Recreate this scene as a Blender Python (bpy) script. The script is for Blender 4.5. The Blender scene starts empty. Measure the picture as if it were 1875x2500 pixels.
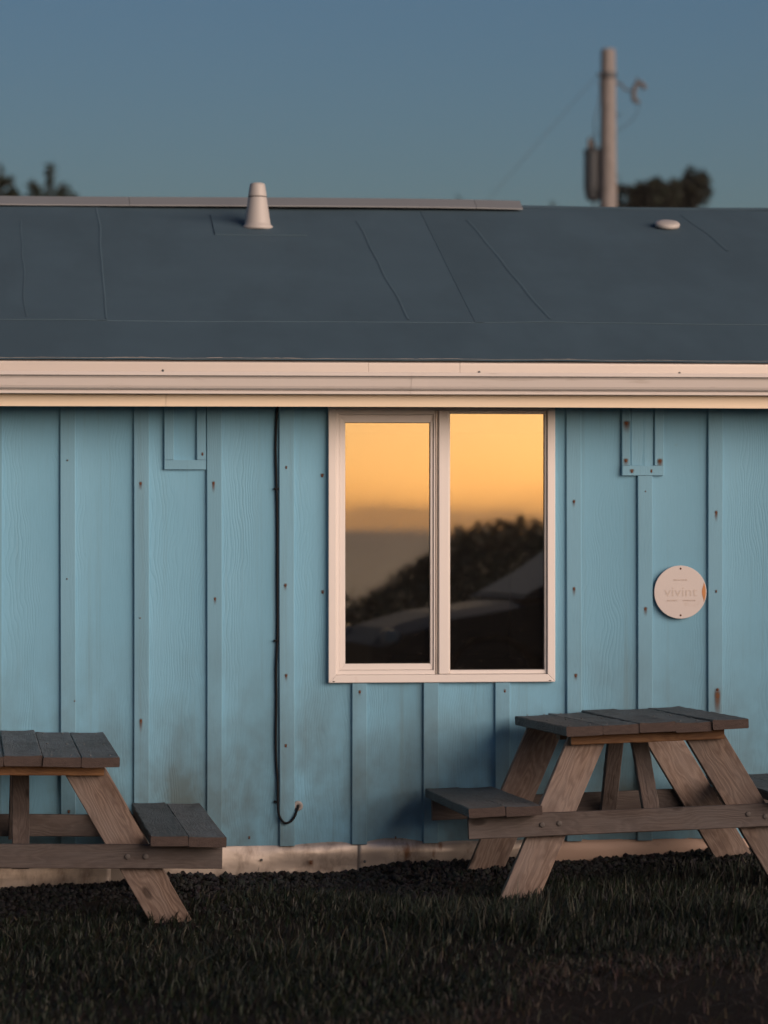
import bpy, bmesh, math, random
import numpy as np
from mathutils import Matrix, Vector, Euler, noise as mnoise

R = math.radians
rng = np.random.default_rng(7)
random.seed(7)
scene = bpy.context.scene
C = scene.collection

# ------------------------------------------------------------------ camera
PHI = R(6.2)
DIST = 13.9
EYE = 1.46
cam_d = bpy.data.cameras.new('camera')
cam = bpy.data.objects.new('camera', cam_d)
C.objects.link(cam)
cam.location = (-DIST * math.sin(PHI), -DIST * math.cos(PHI), EYE)
cam.rotation_euler = (math.pi / 2, 0, -PHI)
cam_d.sensor_fit = 'HORIZONTAL'
cam_d.sensor_width = 24.0
cam_d.lens = 102.98
cam_d.shift_y = 0.0133
cam_d.clip_start = 0.1
cam_d.clip_end = 20000
cam_d.dof.use_dof = True
cam_d.dof.focus_distance = 12.95
cam_d.dof.aperture_fstop = 2.7
scene.camera = cam

# ------------------------------------------------------------------ sky, sun, exposure
SUN_AZ = R(12)          # to the right of the wall's outward normal
SUN_EL = R(5.0)
world = bpy.data.worlds.new('World')
scene.world = world
world.use_nodes = True
wn = world.node_tree
sky = wn.nodes.new('ShaderNodeTexSky')
sky.sky_type = 'NISHITA'
sky.sun_disc = False
sky.sun_elevation = SUN_EL
sky.sun_rotation = math.pi - SUN_AZ
sky.air_density = 1.0
sky.dust_density = 0.95
sky.ozone_density = 3.0
tone = wn.nodes.new('ShaderNodeMix'); tone.data_type = 'RGBA'; tone.blend_type = 'MULTIPLY'; tone.inputs[0].default_value = 1.0
tone.inputs[7].default_value = (1.0, 0.93, 1.03, 1)
wn.links.new(sky.outputs[0], tone.inputs[6])
wn.links.new(tone.outputs[2], wn.nodes['Background'].inputs[0])
wn.nodes['Background'].inputs[1].default_value = 0.048

sun_d = bpy.data.lights.new('sun', 'SUN')
sun = bpy.data.objects.new('sun', sun_d)
C.objects.link(sun)
sun_d.energy = 3.95
sun_d.angle = R(60)
sun_d.color = (1.0, 0.76, 0.62)
LAMP_EL, LAMP_AZ = R(4), R(42)     # soft glow spread over the low sun
to_sun = Vector((math.sin(LAMP_AZ) * math.cos(LAMP_EL), -math.cos(LAMP_AZ) * math.cos(LAMP_EL), math.sin(LAMP_EL)))
sun.rotation_euler = to_sun.to_track_quat('Z', 'Y').to_euler()
sun.location = (6, -20, 6)

scene.view_settings.view_transform = 'Standard'
scene.view_settings.look = 'None'
scene.view_settings.exposure = 0.7
scene.view_settings.gamma = 1.0
scene.view_settings.use_curve_mapping = False
scene.render.engine = 'CYCLES'
scene.cycles.use_denoising = True
scene.cycles.max_bounces = 8
scene.cycles.transparent_max_bounces = 16

# ------------------------------------------------------------------ helpers
def tag(o, label=None, cat=None, group=None, kind=None):
    if label: o['label'] = label
    if cat: o['category'] = cat
    if group: o['group'] = group
    if kind: o['kind'] = kind
    return o

def link(name, me, mat=None, parent=None, smooth=False):
    o = bpy.data.objects.new(name, me)
    C.objects.link(o)
    if mat is not None and len(me.materials) == 0:
        me.materials.append(mat)
    if parent is not None:
        o.parent = parent
    if smooth:
        me.polygons.foreach_set('use_smooth', [True] * len(me.polygons))
    return o

def mesh(name, verts, faces):
    me = bpy.data.meshes.new(name)
    me.from_pydata([tuple(float(c) for c in v) for v in verts], [], [tuple(int(i) for i in f) for f in faces])
    bm = bmesh.new(); bm.from_mesh(me)
    bmesh.ops.recalc_face_normals(bm, faces=bm.faces)
    bm.to_mesh(me); bm.free()
    me.update()
    return me

def np_mesh(name, verts, faces):
    """faces: array (n,k) of equal-size polygons"""
    me = bpy.data.meshes.new(name)
    nv, nf, k = len(verts), len(faces), faces.shape[1]
    me.vertices.add(nv); me.vertices.foreach_set('co', np.asarray(verts, np.float32).ravel())
    me.loops.add(nf * k); me.loops.foreach_set('vertex_index', np.asarray(faces, np.int32).ravel())
    me.polygons.add(nf)
    me.polygons.foreach_set('loop_start', np.arange(0, nf * k, k, dtype=np.int32))
    me.update(calc_edges=True); me.validate()
    return me

def empty(name, loc, rot=(0, 0, 0)):
    o = bpy.data.objects.new(name, None)
    C.objects.link(o)
    o.location = loc; o.rotation_euler = rot
    o.empty_display_size = 0.2
    return o

class MB:
    def __init__(s): s.v = []; s.f = []
    def add(s, v, f):
        b = len(s.v); s.v += [tuple(p) for p in v]; s.f += [tuple(i + b for i in q) for q in f]
        return s
    def box(s, x0, x1, y0, y1, z0, z1):
        v = [(x0, y0, z0), (x1, y0, z0), (x1, y1, z0), (x0, y1, z0), (x0, y0, z1), (x1, y0, z1), (x1, y1, z1), (x0, y1, z1)]
        return s.add(v, [(0, 3, 2, 1), (4, 5, 6, 7), (0, 1, 5, 4), (1, 2, 6, 5), (2, 3, 7, 6), (3, 0, 4, 7)])
    def prism(s, poly, y0, y1):
        """polygon in x,z extruded along y"""
        n = len(poly)
        v = [(x, y0, z) for x, z in poly] + [(x, y1, z) for x, z in poly]
        f = [tuple(range(n)), tuple(range(2 * n - 1, n - 1, -1))]
        f += [(i, i + n, (i + 1) % n + n, (i + 1) % n) for i in range(n)]
        return s.add(v, f)
    def sweep_x(s, prof, x0, x1, n=1, jit=None):
        """closed profile in (y,z) swept along x"""
        k = len(prof); v = []; f = []
        for i in range(n + 1):
            x = x0 + (x1 - x0) * i / n
            for (y, z) in prof:
                dy, dz = jit(x) if jit else (0, 0)
                v.append((x, y + dy, z + dz))
        for i in range(n):
            for j in range(k):
                a = i * k + j; b = i * k + (j + 1) % k
                f.append((a, b, b + k, a + k))
        f.append(tuple(range(k))); f.append(tuple(range((n + 1) * k - 1, n * k - 1, -1)))
        return s.add(v, f)
    def tube(s, pts, rad, n=8, caps=True):
        pts = [Vector(p) for p in pts]
        rad = rad if hasattr(rad, '__len__') else [rad] * len(pts)
        v = []; f = []; up = Vector((0.123, 0.456, 0.88)).normalized()
        for i, p in enumerate(pts):
            d = (pts[min(i + 1, len(pts) - 1)] - pts[max(i - 1, 0)]).normalized()
            a = d.cross(up)
            if a.length < 1e-3: a = d.cross(Vector((1, 0, 0)))
            a.normalize(); b = d.cross(a)
            for j in range(n):
                t = 2 * math.pi * j / n
                v.append(p + rad[i] * (math.cos(t) * a + math.sin(t) * b))
        for i in range(len(pts) - 1):
            for j in range(n):
                q = i * n + j; r = i * n + (j + 1) % n
                f.append((q, r, r + n, q + n))
        if caps:
            f.append(tuple(range(n - 1, -1, -1))); f.append(tuple(range((len(pts) - 1) * n, len(pts) * n)))
        return s.add(v, f)
    def lathe(s, prof, n=32, origin=(0, 0, 0)):
        """prof: (r,z) list"""
        v = []; f = []; ox, oy, oz = origin
        for r, z in prof:
            for j in range(n):
                t = 2 * math.pi * j / n
                v.append((ox + r * math.cos(t), oy + r * math.sin(t), oz + z))
        for i in range(len(prof) - 1):
            for j in range(n):
                q = i * n + j; r_ = i * n + (j + 1) % n
                f.append((q, r_, r_ + n, q + n))
        f.append(tuple(range(n - 1, -1, -1))); f.append(tuple(range((len(prof) - 1) * n, len(prof) * n)))
        return s.add(v, f)
    def mesh(s, name, bevel=0.0, seg=1):
        me = mesh(name, s.v, s.f)
        if bevel:
            bm = bmesh.new(); bm.from_mesh(me)
            bmesh.ops.bevel(bm, geom=[e for e in bm.edges if len(e.link_faces) == 2 and e.calc_face_angle(0) > 0.5],
                            offset=bevel, segments=seg, affect='EDGES', clamp_overlap=True)
            bm.to_mesh(me); bm.free()
        return me
    def build(s, name, mat, parent=None, bevel=0.0, seg=1, smooth=False):
        return link(name, s.mesh(name, bevel, seg), mat, parent, smooth)

# ------------------------------------------------------------------ materials
class NT:
    def __init__(s, name):
        s.m = bpy.data.materials.new(name); s.m.use_nodes = True
        s.t = s.m.node_tree; s.b = s.t.nodes['Principled BSDF']; s.out = s.t.nodes['Material Output']
    def n(s, typ, **kw):
        nd = s.t.nodes.new('ShaderNode' + typ)
        for k, v in kw.items():
            if k.startswith('i_'):
                key = k[2:]
                key = int(key) if key.isdigit() else key.replace('_', ' ')
                if isinstance(v, bpy.types.NodeSocket): s.t.links.new(v, nd.inputs[key])
                else: nd.inputs[key].default_value = v
            else: setattr(nd, k, v)
        return nd
    def lk(s, a, b): s.t.links.new(a, b)
    def coord(s, scale=(1, 1, 1), rand=True, src='Object'):
        tc = s.n('TexCoord'); v = tc.outputs[src]
        if rand:
            oi = s.n('ObjectInfo')
            mu = s.n('VectorMath', operation='SCALE', i_0=(13.7, 7.3, 21.1)); s.lk(oi.outputs['Random'], mu.inputs['Scale'])
            ad = s.n('VectorMath', operation='ADD', i_0=v, i_1=mu.outputs[0]); v = ad.outputs[0]
        mp = s.n('VectorMath', operation='MULTIPLY', i_0=v, i_1=scale)
        return mp.outputs[0]
    def noise(s, vec, scale, detail=4, rough=0.55, dist=0.0):
        return s.n('TexNoise', i_Vector=vec, i_Scale=scale, i_Detail=detail, i_Roughness=rough, i_Distortion=dist).outputs['Fac']
    def ramp(s, fac, stops):
        r = s.n('ValToRGB'); s.lk(fac, r.inputs[0]); e = r.color_ramp.elements
        while len(e) < len(stops): e.new(0.5)
        for i, (p, c) in enumerate(stops):
            e[i].position = p; e[i].color = (*c, 1) if len(c) == 3 else c
        return r.outputs[0]
    def mix(s, fac, a, b, mode='MIX'):
        m = s.n('Mix', data_type='RGBA', blend_type=mode)
        for sock, val in ((m.inputs[0], fac), (m.inputs[6], a), (m.inputs[7], b)):
            if isinstance(val, bpy.types.NodeSocket): s.lk(val, sock)
            else: sock.default_value = val if not isinstance(val, tuple) else ((*val, 1) if len(val) == 3 else val)
        return m.outputs[2]
    def math(s, op, a, b=0.0, clamp=False):
        m = s.n('Math', operation=op, use_clamp=clamp)
        for i, val in enumerate((a, b)):
            if isinstance(val, bpy.types.NodeSocket): s.lk(val, m.inputs[i])
            else: m.inputs[i].default_value = val
        return m.outputs[0]
    def bump(s, h, strength=0.3, dist=0.002):
        b = s.n('Bump', i_Strength=strength, i_Distance=dist, i_Height=h)
        s.lk(b.outputs[0], s.b.inputs['Normal'])
    def set(s, col=None, rough=None, metal=None, spec=None):
        for key, v in (('Base Color', col), ('Roughness', rough), ('Metallic', metal), ('Specular IOR Level', spec)):
            if v is None: continue
            if isinstance(v, bpy.types.NodeSocket): s.lk(v, s.b.inputs[key])
            else: s.b.inputs[key].default_value = (*v, 1) if isinstance(v, tuple) else v
        return s.m

def mat_siding(name, lo, hi, grain=1.0):
    m = NT(name)
    big = m.noise(m.coord((1.2, 1, 0.7)), 2.2, 4, 0.6)
    warp = m.noise(m.coord((3.0, 1, 1.3)), 1.6, 3, 0.5)
    fine = m.noise(m.coord((16, 16, 1.2)), 12, 4, 0.6)
    v = m.coord((1, 1, 0.02))
    vw = m.n('VectorMath', operation='ADD', i_0=v, i_1=m.n('CombineXYZ', i_0=m.math('MULTIPLY', warp, 0.17)).outputs[0]).outputs[0]
    wave = m.n('TexWave', wave_type='BANDS', bands_direction='X', wave_profile='SIN', i_Vector=vw, i_Scale=24.0, i_Distortion=3.0, i_Detail=2.0, i_Detail_Scale=1.6, i_Detail_Roughness=0.6).outputs['Fac']
    patch = m.n('MapRange', i_0=m.noise(m.coord((5, 1, 0.8)), 1.5, 3, 0.5), i_1=0.46, i_2=0.66, i_3=0.04, i_4=1.0).outputs[0]
    lines = m.math('MULTIPLY', m.math('POWER', wave, 3.0), patch)
    col = m.mix(big, lo, hi)
    ob = m.n('ObjectInfo'); rv = m.n('MapRange', i_0=ob.outputs['Random'], i_3=0.90, i_4=1.06).outputs[0]
    col = m.mix(1.0, col, m.n('CombineXYZ', i_0=rv, i_1=rv, i_2=rv).outputs[0], 'MULTIPLY')
    col = m.mix(m.math('MULTIPLY', lines, 0.06 * grain), col, tuple(c * 0.55 for c in lo))
    col = m.mix(m.n('MapRange', i_0=fine, i_1=0.30, i_2=0.60, i_3=0.10, i_4=0.0).outputs[0], col, tuple(c * 0.6 for c in lo))
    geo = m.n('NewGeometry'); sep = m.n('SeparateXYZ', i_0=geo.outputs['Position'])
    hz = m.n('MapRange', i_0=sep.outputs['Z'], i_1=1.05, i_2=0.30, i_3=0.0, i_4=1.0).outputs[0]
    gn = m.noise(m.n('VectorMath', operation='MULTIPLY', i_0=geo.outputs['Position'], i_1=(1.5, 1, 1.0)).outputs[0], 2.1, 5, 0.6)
    grime_falloff = m.math('MULTIPLY', m.n('MapRange', i_0=gn, i_1=0.36, i_2=0.66, i_3=0.0, i_4=0.92).outputs[0], hz, True)  # real stains, deepened towards the foot to paint in the falloff of light
    col = m.mix(grime_falloff, col, (0.088, 0.125, 0.128))
    dr = m.noise(m.n('VectorMath', operation='MULTIPLY', i_0=geo.outputs['Position'], i_1=(22, 1, 0.5)).outputs[0], 1.0, 5, 0.6)
    col = m.mix(m.n('MapRange', i_0=dr, i_1=0.56, i_2=0.75, i_3=0.0, i_4=0.30).outputs[0], col, (0.12, 0.17, 0.165))
    spk = m.noise(m.coord((1, 1, 0.6)), 95, 2, 0.5)
    col = m.mix(m.n('MapRange', i_0=spk, i_1=0.74, i_2=0.80, i_3=0.0, i_4=0.3).outputs[0], col, (0.16, 0.22, 0.22))
    m.set(col, 0.6, 0, 0.3)
    h = m.math('SUBTRACT', m.math('MULTIPLY', fine, 0.35), m.math('MULTIPLY', lines, 0.5 * grain))
    m.bump(h, 0.42, 0.0022)
    return m.m

def mat_plain(name, col, rough=0.5, metal=0.0, var=0.12, scale=6, bump=0.0, bscale=40, stretch=(1, 1, 1), dirt=None, spec=0.5):
    m = NT(name)
    f = m.noise(m.coord(stretch), scale, 5, 0.6)
    lo = tuple(c * (1 - var) for c in col); hi = tuple(min(1, c * (1 + var)) for c in col)
    c = m.mix(f, lo, hi)
    if dirt:
        d = m.noise(m.coord(dirt[2]), dirt[1], 6, 0.65)
        c = m.mix(m.n('MapRange', i_0=d, i_1=dirt[3], i_2=dirt[3] + 0.15, i_3=0.0, i_4=dirt[4]).outputs[0], c, dirt[0])
    m.set(c, rough, metal, spec)
    if bump:
        m.bump(m.noise(m.coord(stretch), bscale, 4, 0.6), bump, 0.004)
    return m.m

def mat_wood(name, a, b, dark, rough=0.65, knots=0.5, bump=0.5, grey=None, greyamt=0.5):
    """grain runs along local X"""
    m = NT(name)
    warp = m.noise(m.coord((0.9, 3, 3)), 3.0, 3, 0.5)
    v0 = m.coord((0.55, 9, 9))
    vw = m.n('VectorMath', operation='ADD', i_0=v0, i_1=m.n('CombineXYZ', i_1=m.math('MULTIPLY', warp, 1.2), i_2=m.math('MULTIPLY', warp, 0.8)).outputs[0]).outputs[0]
    ring = m.n('TexWave', wave_type='RINGS', rings_direction='X', i_Vector=vw, i_Scale=3.6, i_Distortion=1.6, i_Detail=3.0, i_Detail_Scale=1.4).outputs['Fac']
    fib = m.noise(m.coord((1.5, 60, 60)), 5, 4, 0.6)
    col = m.mix(ring, a, b)
    ob = m.n('ObjectInfo'); rv = m.n('MapRange', i_0=ob.outputs['Random'], i_3=0.72, i_4=1.22).outputs[0]
    col = m.mix(m.n('MapRange', i_0=fib, i_1=0.35, i_2=0.7, i_3=0.55, i_4=0.0).outputs[0], col, dark)
    if grey is not None:
        g = m.noise(m.coord((0.8, 2.4, 2.4)), 3.4, 4, 0.6)
        col = m.mix(m.n('MapRange', i_0=g, i_1=0.35, i_2=0.65, i_3=0.0, i_4=greyamt).outputs[0], col, grey)
    col = m.mix(1.0, col, m.n('CombineXYZ', i_0=rv, i_1=rv, i_2=rv).outputs[0], 'MULTIPLY')
    blot = m.noise(m.coord((2.2, 5, 5)), 2.4, 5, 0.65)
    col = m.mix(m.n('MapRange', i_0=blot, i_1=0.50, i_2=0.68, i_3=0.0, i_4=0.55).outputs[0], col, dark)
    crack = m.noise(m.coord((0.7, 30, 30)), 3.1, 5, 0.7)
    ck = m.n('MapRange', i_0=crack, i_1=0.66, i_2=0.73, i_3=0.0, i_4=0.8).outputs[0]
    col = m.mix(ck, col, tuple(c * 0.35 for c in dark))
    if knots:
        vo = m.n('TexVoronoi', i_Vector=m.coord((1.0, 2.2, 2.2)), i_Scale=3.6)
        k = m.n('MapRange', i_0=vo.outputs['Distance'], i_1=0.075, i_2=0.13, i_3=knots, i_4=0.0).outputs[0]
        col = m.mix(k, col, tuple(c * 0.45 for c in dark))
    m.set(col, rough, 0, 0.35)
    h = m.math('ADD', m.math('MULTIPLY', fib, 0.7), m.math('SUBTRACT', m.math('MULTIPLY', ring, 0.35), m.math('MULTIPLY', ck, 0.9)))
    m.bump(h, bump, 0.003)
    return m.m

def mat_glass():
    m = NT('window_glass')
    tr = m.n('BsdfTransparent', i_Color=(0.55, 0.57, 0.57, 1))
    dust = m.noise(m.coord((1, 1, 1), rand=False), 130, 3, 0.6)
    wob = m.noise(m.coord((1, 1, 1), rand=False), 2.2, 1, 0.4)
    bp = m.n('Bump', i_Strength=0.025, i_Distance=0.02, i_Height=wob)
    gl = m.n('BsdfGlossy', i_Color=(1, 0.945, 0.83, 1), i_Roughness=0.015, i_Normal=bp.outputs[0])
    fr = m.n('Fresnel', i_IOR=4.0)
    mx = m.n('MixShader'); m.lk(fr.outputs[0], mx.inputs[0]); m.lk(tr.outputs[0], mx.inputs[1]); m.lk(gl.outputs[0], mx.inputs[2])
    df = m.n('BsdfDiffuse', i_Color=(0.5, 0.45, 0.4, 1))
    m2 = m.n('MixShader'); m.lk(m.n('MapRange', i_0=dust, i_1=0.62, i_2=0.80, i_3=0.008, i_4=0.16).outputs[0], m2.inputs[0])
    m.lk(mx.outputs[0], m2.inputs[1]); m.lk(df.outputs[0], m2.inputs[2])
    m.lk(m2.outputs[0], m.out.inputs['Surface'])
    return m.m

def mat_stain(name, col, lo=0.25, hi=0.9, amt=0.8):
    """rust run: fades out by its own generated coordinates and noise"""
    m = NT(name)
    tc = m.n('TexCoord'); sep = m.n('SeparateXYZ', i_0=tc.outputs['Generated'])
    dx = m.math('MULTIPLY', m.math('SUBTRACT', sep.outputs['X'], 0.5), 2.0)
    ax = m.math('SUBTRACT', 1.0, m.math('MULTIPLY', dx, dx), True)
    nz = m.noise(m.coord((1, 1, 0.4)), 70, 4, 0.6)
    t = m.math('SUBTRACT', 1.0, sep.outputs['Z'])
    top = m.n('MapRange', interpolation_type='SMOOTHSTEP', i_0=t, i_1=0.0, i_2=0.22, i_3=0.0, i_4=1.0).outputs[0]
    zz = m.math('MULTIPLY', top, m.math('POWER', sep.outputs['Z'], 1.6))
    a = m.math('MULTIPLY', m.math('MULTIPLY', m.math('POWER', ax, 1.5), zz), m.math('ADD', nz, 0.5))
    al = m.n('MapRange', i_0=a, i_1=0.02, i_2=0.6, i_3=0.0, i_4=amt).outputs[0]
    m.set(col, 0.8, 0, 0.1); m.lk(al, m.b.inputs['Alpha'])
    return m.m

def mat_metal_skirt():
    m = NT('galvanised_skirting')
    n1 = m.noise(m.coord((0.6, 1, 1.5)), 3.0, 4, 0.55)
    n2 = m.noise(m.coord((1, 1, 0.5)), 7, 5, 0.7)
    c = m.mix(n1, (0.50, 0.43, 0.37), (0.68, 0.60, 0.53))
    c = m.mix(m.n('MapRange', i_0=n2, i_1=0.47, i_2=0.66, i_3=0.0, i_4=0.75).outputs[0], c, (0.15, 0.10, 0.075))
    n3 = m.noise(m.coord((1.5, 1, 0.6)), 9, 4, 0.6)
    c = m.mix(m.n('MapRange', i_0=n3, i_1=0.62, i_2=0.72, i_3=0.0, i_4=0.8).outputs[0], c, (0.20, 0.085, 0.035))
    m.set(c, m.n('MapRange', i_0=n1, i_3=0.28, i_4=0.5).outputs[0], 0.55, 0.5)
    m.bump(m.noise(m.coord((1, 1, 1.6)), 5, 3, 0.5), 0.35, 0.02)
    return m.m

def mat_attr(name, attr, rough=0.6, spec=0.25, trans=0.0):
    m = NT(name)
    a = m.n('Attribute', attribute_name=attr)
    m.set(a.outputs['Color'], rough, 0, spec)
    return m.m

M = {}
M['siding'] = mat_siding('siding_paint', (0.155, 0.375, 0.520), (0.200, 0.430, 0.585))
M['batten'] = mat_siding('batten_paint', (0.160, 0.355, 0.480), (0.195, 0.400, 0.535), 0.5)
M['vinyl'] = mat_plain('almond_vinyl', (0.78, 0.735, 0.70), 0.42, var=0.04, scale=3, dirt=((0.40, 0.30, 0.22), 6, (2, 1, 0.5), 0.66, 0.35))
M['gutter'] = mat_plain('gutter_enamel', (0.66, 0.615, 0.58), 0.45, var=0.05, scale=2, stretch=(0.5, 1, 3), dirt=((0.25, 0.19, 0.13), 8, (0.5, 2, 6), 0.58, 0.4), bump=0.08, bscale=5)
M['fascia'] = mat_plain('fascia_paint', (0.80, 0.67, 0.50), 0.5, var=0.05, scale=3, stretch=(0.6, 1, 4), dirt=((0.35, 0.24, 0.14), 9, (0.6, 1, 4), 0.68, 0.4), bump=0.12, bscale=30)
M['drip'] = mat_plain('drip_edge_metal', (0.64, 0.585, 0.54), 0.38, metal=0.25, var=0.08, scale=1.6, stretch=(0.8, 1, 1))
M['soffit'] = mat_plain('soffit_board', (0.45, 0.40, 0.36), 0.7)
M['roof'] = mat_plain('roof_membrane', (0.070, 0.118, 0.152), 0.8, var=0.16, scale=2.0, bump=0.25, bscale=9, dirt=((0.058, 0.097, 0.124), 1.3, (1.2, 0.3, 1), 0.44, 0.6), spec=0.2)
M['roof_cap'] = mat_plain('ridge_flashing', (0.22, 0.235, 0.245), 0.55, var=0.10, scale=2, bump=0.2, bscale=6)
M['flake'] = mat_plain('peeling_sealant', (0.27, 0.26, 0.245), 0.8, var=0.2, scale=20)
M['pvc'] = mat_plain('vent_plastic', (0.46, 0.435, 0.41), 0.5, var=0.04, scale=4, dirt=((0.3, 0.22, 0.15), 7, (1, 1, 0.4), 0.62, 0.35))
M['rubber'] = mat_plain('dark_rubber', (0.02, 0.02, 0.022), 0.6, var=0.2)
M['core'] = mat_plain('wall_core', (0.07, 0.065, 0.06), 0.9)
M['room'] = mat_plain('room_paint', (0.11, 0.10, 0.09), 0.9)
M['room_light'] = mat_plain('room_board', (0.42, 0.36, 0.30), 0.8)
M['glass'] = mat_glass()
M['rust'] = mat_plain('rusty_nail', (0.10, 0.042, 0.02), 0.85, var=0.4, scale=60)
M['nail'] = mat_plain('dull_nail', (0.10, 0.11, 0.11), 0.6, var=0.3, scale=60)
M['stain'] = mat_stain('rust_run', (0.15, 0.07, 0.03))
M['skirt'] = mat_metal_skirt()
M['skirt_board'] = mat_plain('skirting_paint', (0.46, 0.33, 0.26), 0.5, metal=0.15, var=0.12, scale=3, stretch=(0.7, 1, 2), dirt=((0.20, 0.12, 0.08), 4, (1, 1, 2), 0.58, 0.6), bump=0.25, bscale=6)
M['legwood'] = mat_wood('weathered_leg_timber', (0.275, 0.205, 0.162), (0.160, 0.110, 0.084), (0.075, 0.048, 0.037), 0.72, 0.75, 0.45, grey=(0.205, 0.175, 0.160), greyamt=0.6)
M['beamwood'] = mat_wood('grey_beam_timber', (0.135, 0.108, 0.095), (0.095, 0.074, 0.064), (0.05, 0.036, 0.031), 0.72, 0.8, 0.5, grey=(0.115, 0.105, 0.103), greyamt=0.6)
M['cleatwood'] = mat_wood('amber_cleat_timber', (0.26, 0.14, 0.062), (0.20, 0.10, 0.044), (0.11, 0.052, 0.024), 0.7, 0.4, 0.35)
M['topwood'] = mat_wood('dark_stained_top_timber', (0.130, 0.125, 0.125), (0.055, 0.050, 0.050), (0.022, 0.019, 0.019), 0.62, 0.6, 1.0, grey=(0.120, 0.132, 0.145), greyamt=0.65)
M['endgrain'] = mat_plain('plank_end_grain', (0.062, 0.044, 0.038), 0.85, var=0.6, scale=30, bump=0.6, bscale=120, stretch=(1, 1, 3))
M['bolt'] = mat_plain('zinc_bolt', (0.10, 0.09, 0.085), 0.65, metal=0.4)
M['sign'] = mat_plain('sign_plastic', (0.58, 0.535, 0.515), 0.5, var=0.04, scale=9, dirt=((0.46, 0.39, 0.34), 12, (1, 1, 1), 0.58, 0.5))
M['print'] = mat_plain('faded_print', (0.50, 0.40, 0.33), 0.6, var=0.12, scale=90)
M['print_pale'] = mat_plain('very_faded_print', (0.53, 0.465, 0.42), 0.6, var=0.1, scale=90)
M['print_orange'] = mat_plain('faded_orange_print', (0.48, 0.21, 0.07), 0.6, var=0.15, scale=40)
M['cable'] = mat_plain('black_cable_jacket', (0.010, 0.012, 0.015), 0.75, var=0.2, spec=0.15)
M['grommet'] = mat_plain('grommet_plastic', (0.30, 0.29, 0.28), 0.5)
M['pole'] = mat_wood('utility_pole_timber', (0.40, 0.37, 0.35), (0.30, 0.275, 0.26), (0.13, 0.115, 0.108), 0.8, 0.0, 0.3, grey=(0.34, 0.31, 0.295), greyamt=0.5)
M['tank'] = mat_plain('transformer_enamel', (0.065, 0.075, 0.082), 0.5, var=0.1)
M['insul'] = mat_plain('insulator_porcelain', (0.09, 0.075, 0.065), 0.35)
M['wire'] = mat_plain('wire_steel', (0.06, 0.065, 0.07), 0.5)
M['bark'] = mat_plain('conifer_bark', (0.045, 0.034, 0.027), 0.9, bump=0.5, bscale=20)
M['leaf'] = mat_attr('foliage', 'tint', 0.6, 0.2)
M['grass'] = mat_attr('grass_blade', 'tint', 0.55, 0.3)
M['gravel'] = mat_attr('gravel_stone', 'tint', 0.85, 0.2)
def mat_ground():
    m = NT('soil_and_turf')
    geo = m.n('NewGeometry'); p = geo.outputs['Position']
    n1 = m.noise(p, 1.7, 5, 0.6); n2 = m.noise(p, 38, 4, 0.7)
    c = m.mix(n1, (0.011, 0.012, 0.009), (0.021, 0.016, 0.013))
    c = m.mix(m.math('MULTIPLY', n2, 0.8), c, (0.027, 0.019, 0.016))
    m.set(c, 0.95, 0, 0.1)
    m.bump(n2, 0.8, 0.03)
    return m.m
M['ground'] = mat_ground()
def mat_sea():
    m = NT('sea_water')
    geo = m.n('NewGeometry')
    n = m.noise(m.n('VectorMath', operation='MULTIPLY', i_0=geo.outputs['Position'], i_1=(1, 0.4, 1)).outputs[0], 0.12, 6, 0.65)
    m.set((0.03, 0.04, 0.045), 0.30, 0, 0.4)
    m.bump(n, 0.6, 3.0)
    return m.m
M['sea'] = mat_sea()
M['carpaint'] = mat_plain('dark_car_paint', (0.014, 0.016, 0.02), 0.42, var=0.05, spec=0.25)
M['carglass'] = mat_plain('car_glass', (0.010, 0.011, 0.012), 0.3, var=0.0, spec=0.2)
M['tyre'] = mat_plain('tyre_rubber', (0.015, 0.015, 0.015), 0.85)
M['rim'] = mat_plain('alloy_rim', (0.35, 0.35, 0.36), 0.35, metal=0.8)
M['lamp'] = mat_plain('car_lamp_lens', (0.5, 0.5, 0.5), 0.15)

# ------------------------------------------------------------------ ground, sea, hill
def sstep(a, b, x):
    t = np.clip((x - a) / (b - a), 0, 1); return t * t * (3 - 2 * t)

def zg(x, y):
    x = np.asarray(x, float); y = np.asarray(y, float)
    z = -0.010 + 0.036 * np.clip(x, -4, 4)
    z = z + 0.012 * np.sin(2.3 * x + 1.0) * np.sin(1.9 * y + 0.5) + 0.008 * np.sin(5.1 * x + 2.0 * y)
    z = z + 0.022 * np.exp(-((x - 0.35) / 0.30) ** 2 - ((y + 1.35) / 0.30) ** 2)
    z = z - 0.22 * sstep(-6.5, -10.5, y)                 # down to the gravel lot behind the photographer
    z = z - 11.5 * sstep(-48, -75, y)                    # bluff down to the sea
    return z

def ground_mesh():
    xs = np.unique(np.concatenate([np.linspace(-2500, -60, 12), np.linspace(-60, -5, 20), np.linspace(-5, 5, 101), np.linspace(5, 60, 20), np.linspace(60, 2500, 12)]))
    ys = np.unique(np.concatenate([np.linspace(-110, -46, 24), np.linspace(-46, -6, 40), np.linspace(-6, 1, 71), np.linspace(1, 80, 20), np.linspace(80, 2500, 12)]))
    X, Y = np.meshgrid(xs, ys)
    V = np.stack([X, Y, zg(X, Y)], -1).reshape(-1, 3)
    nx = len(xs); i = np.arange((len(ys) - 1) * (nx - 1)); r, c = i // (nx - 1), i % (nx - 1)
    a = r * nx + c
    return np_mesh('ground', V, np.stack([a, a + 1, a + nx + 1, a + nx], 1))
tag(link('ground', ground_mesh(), M['ground'], smooth=True), kind='structure', label='dark soil and turf sloping gently up to the right')

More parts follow.
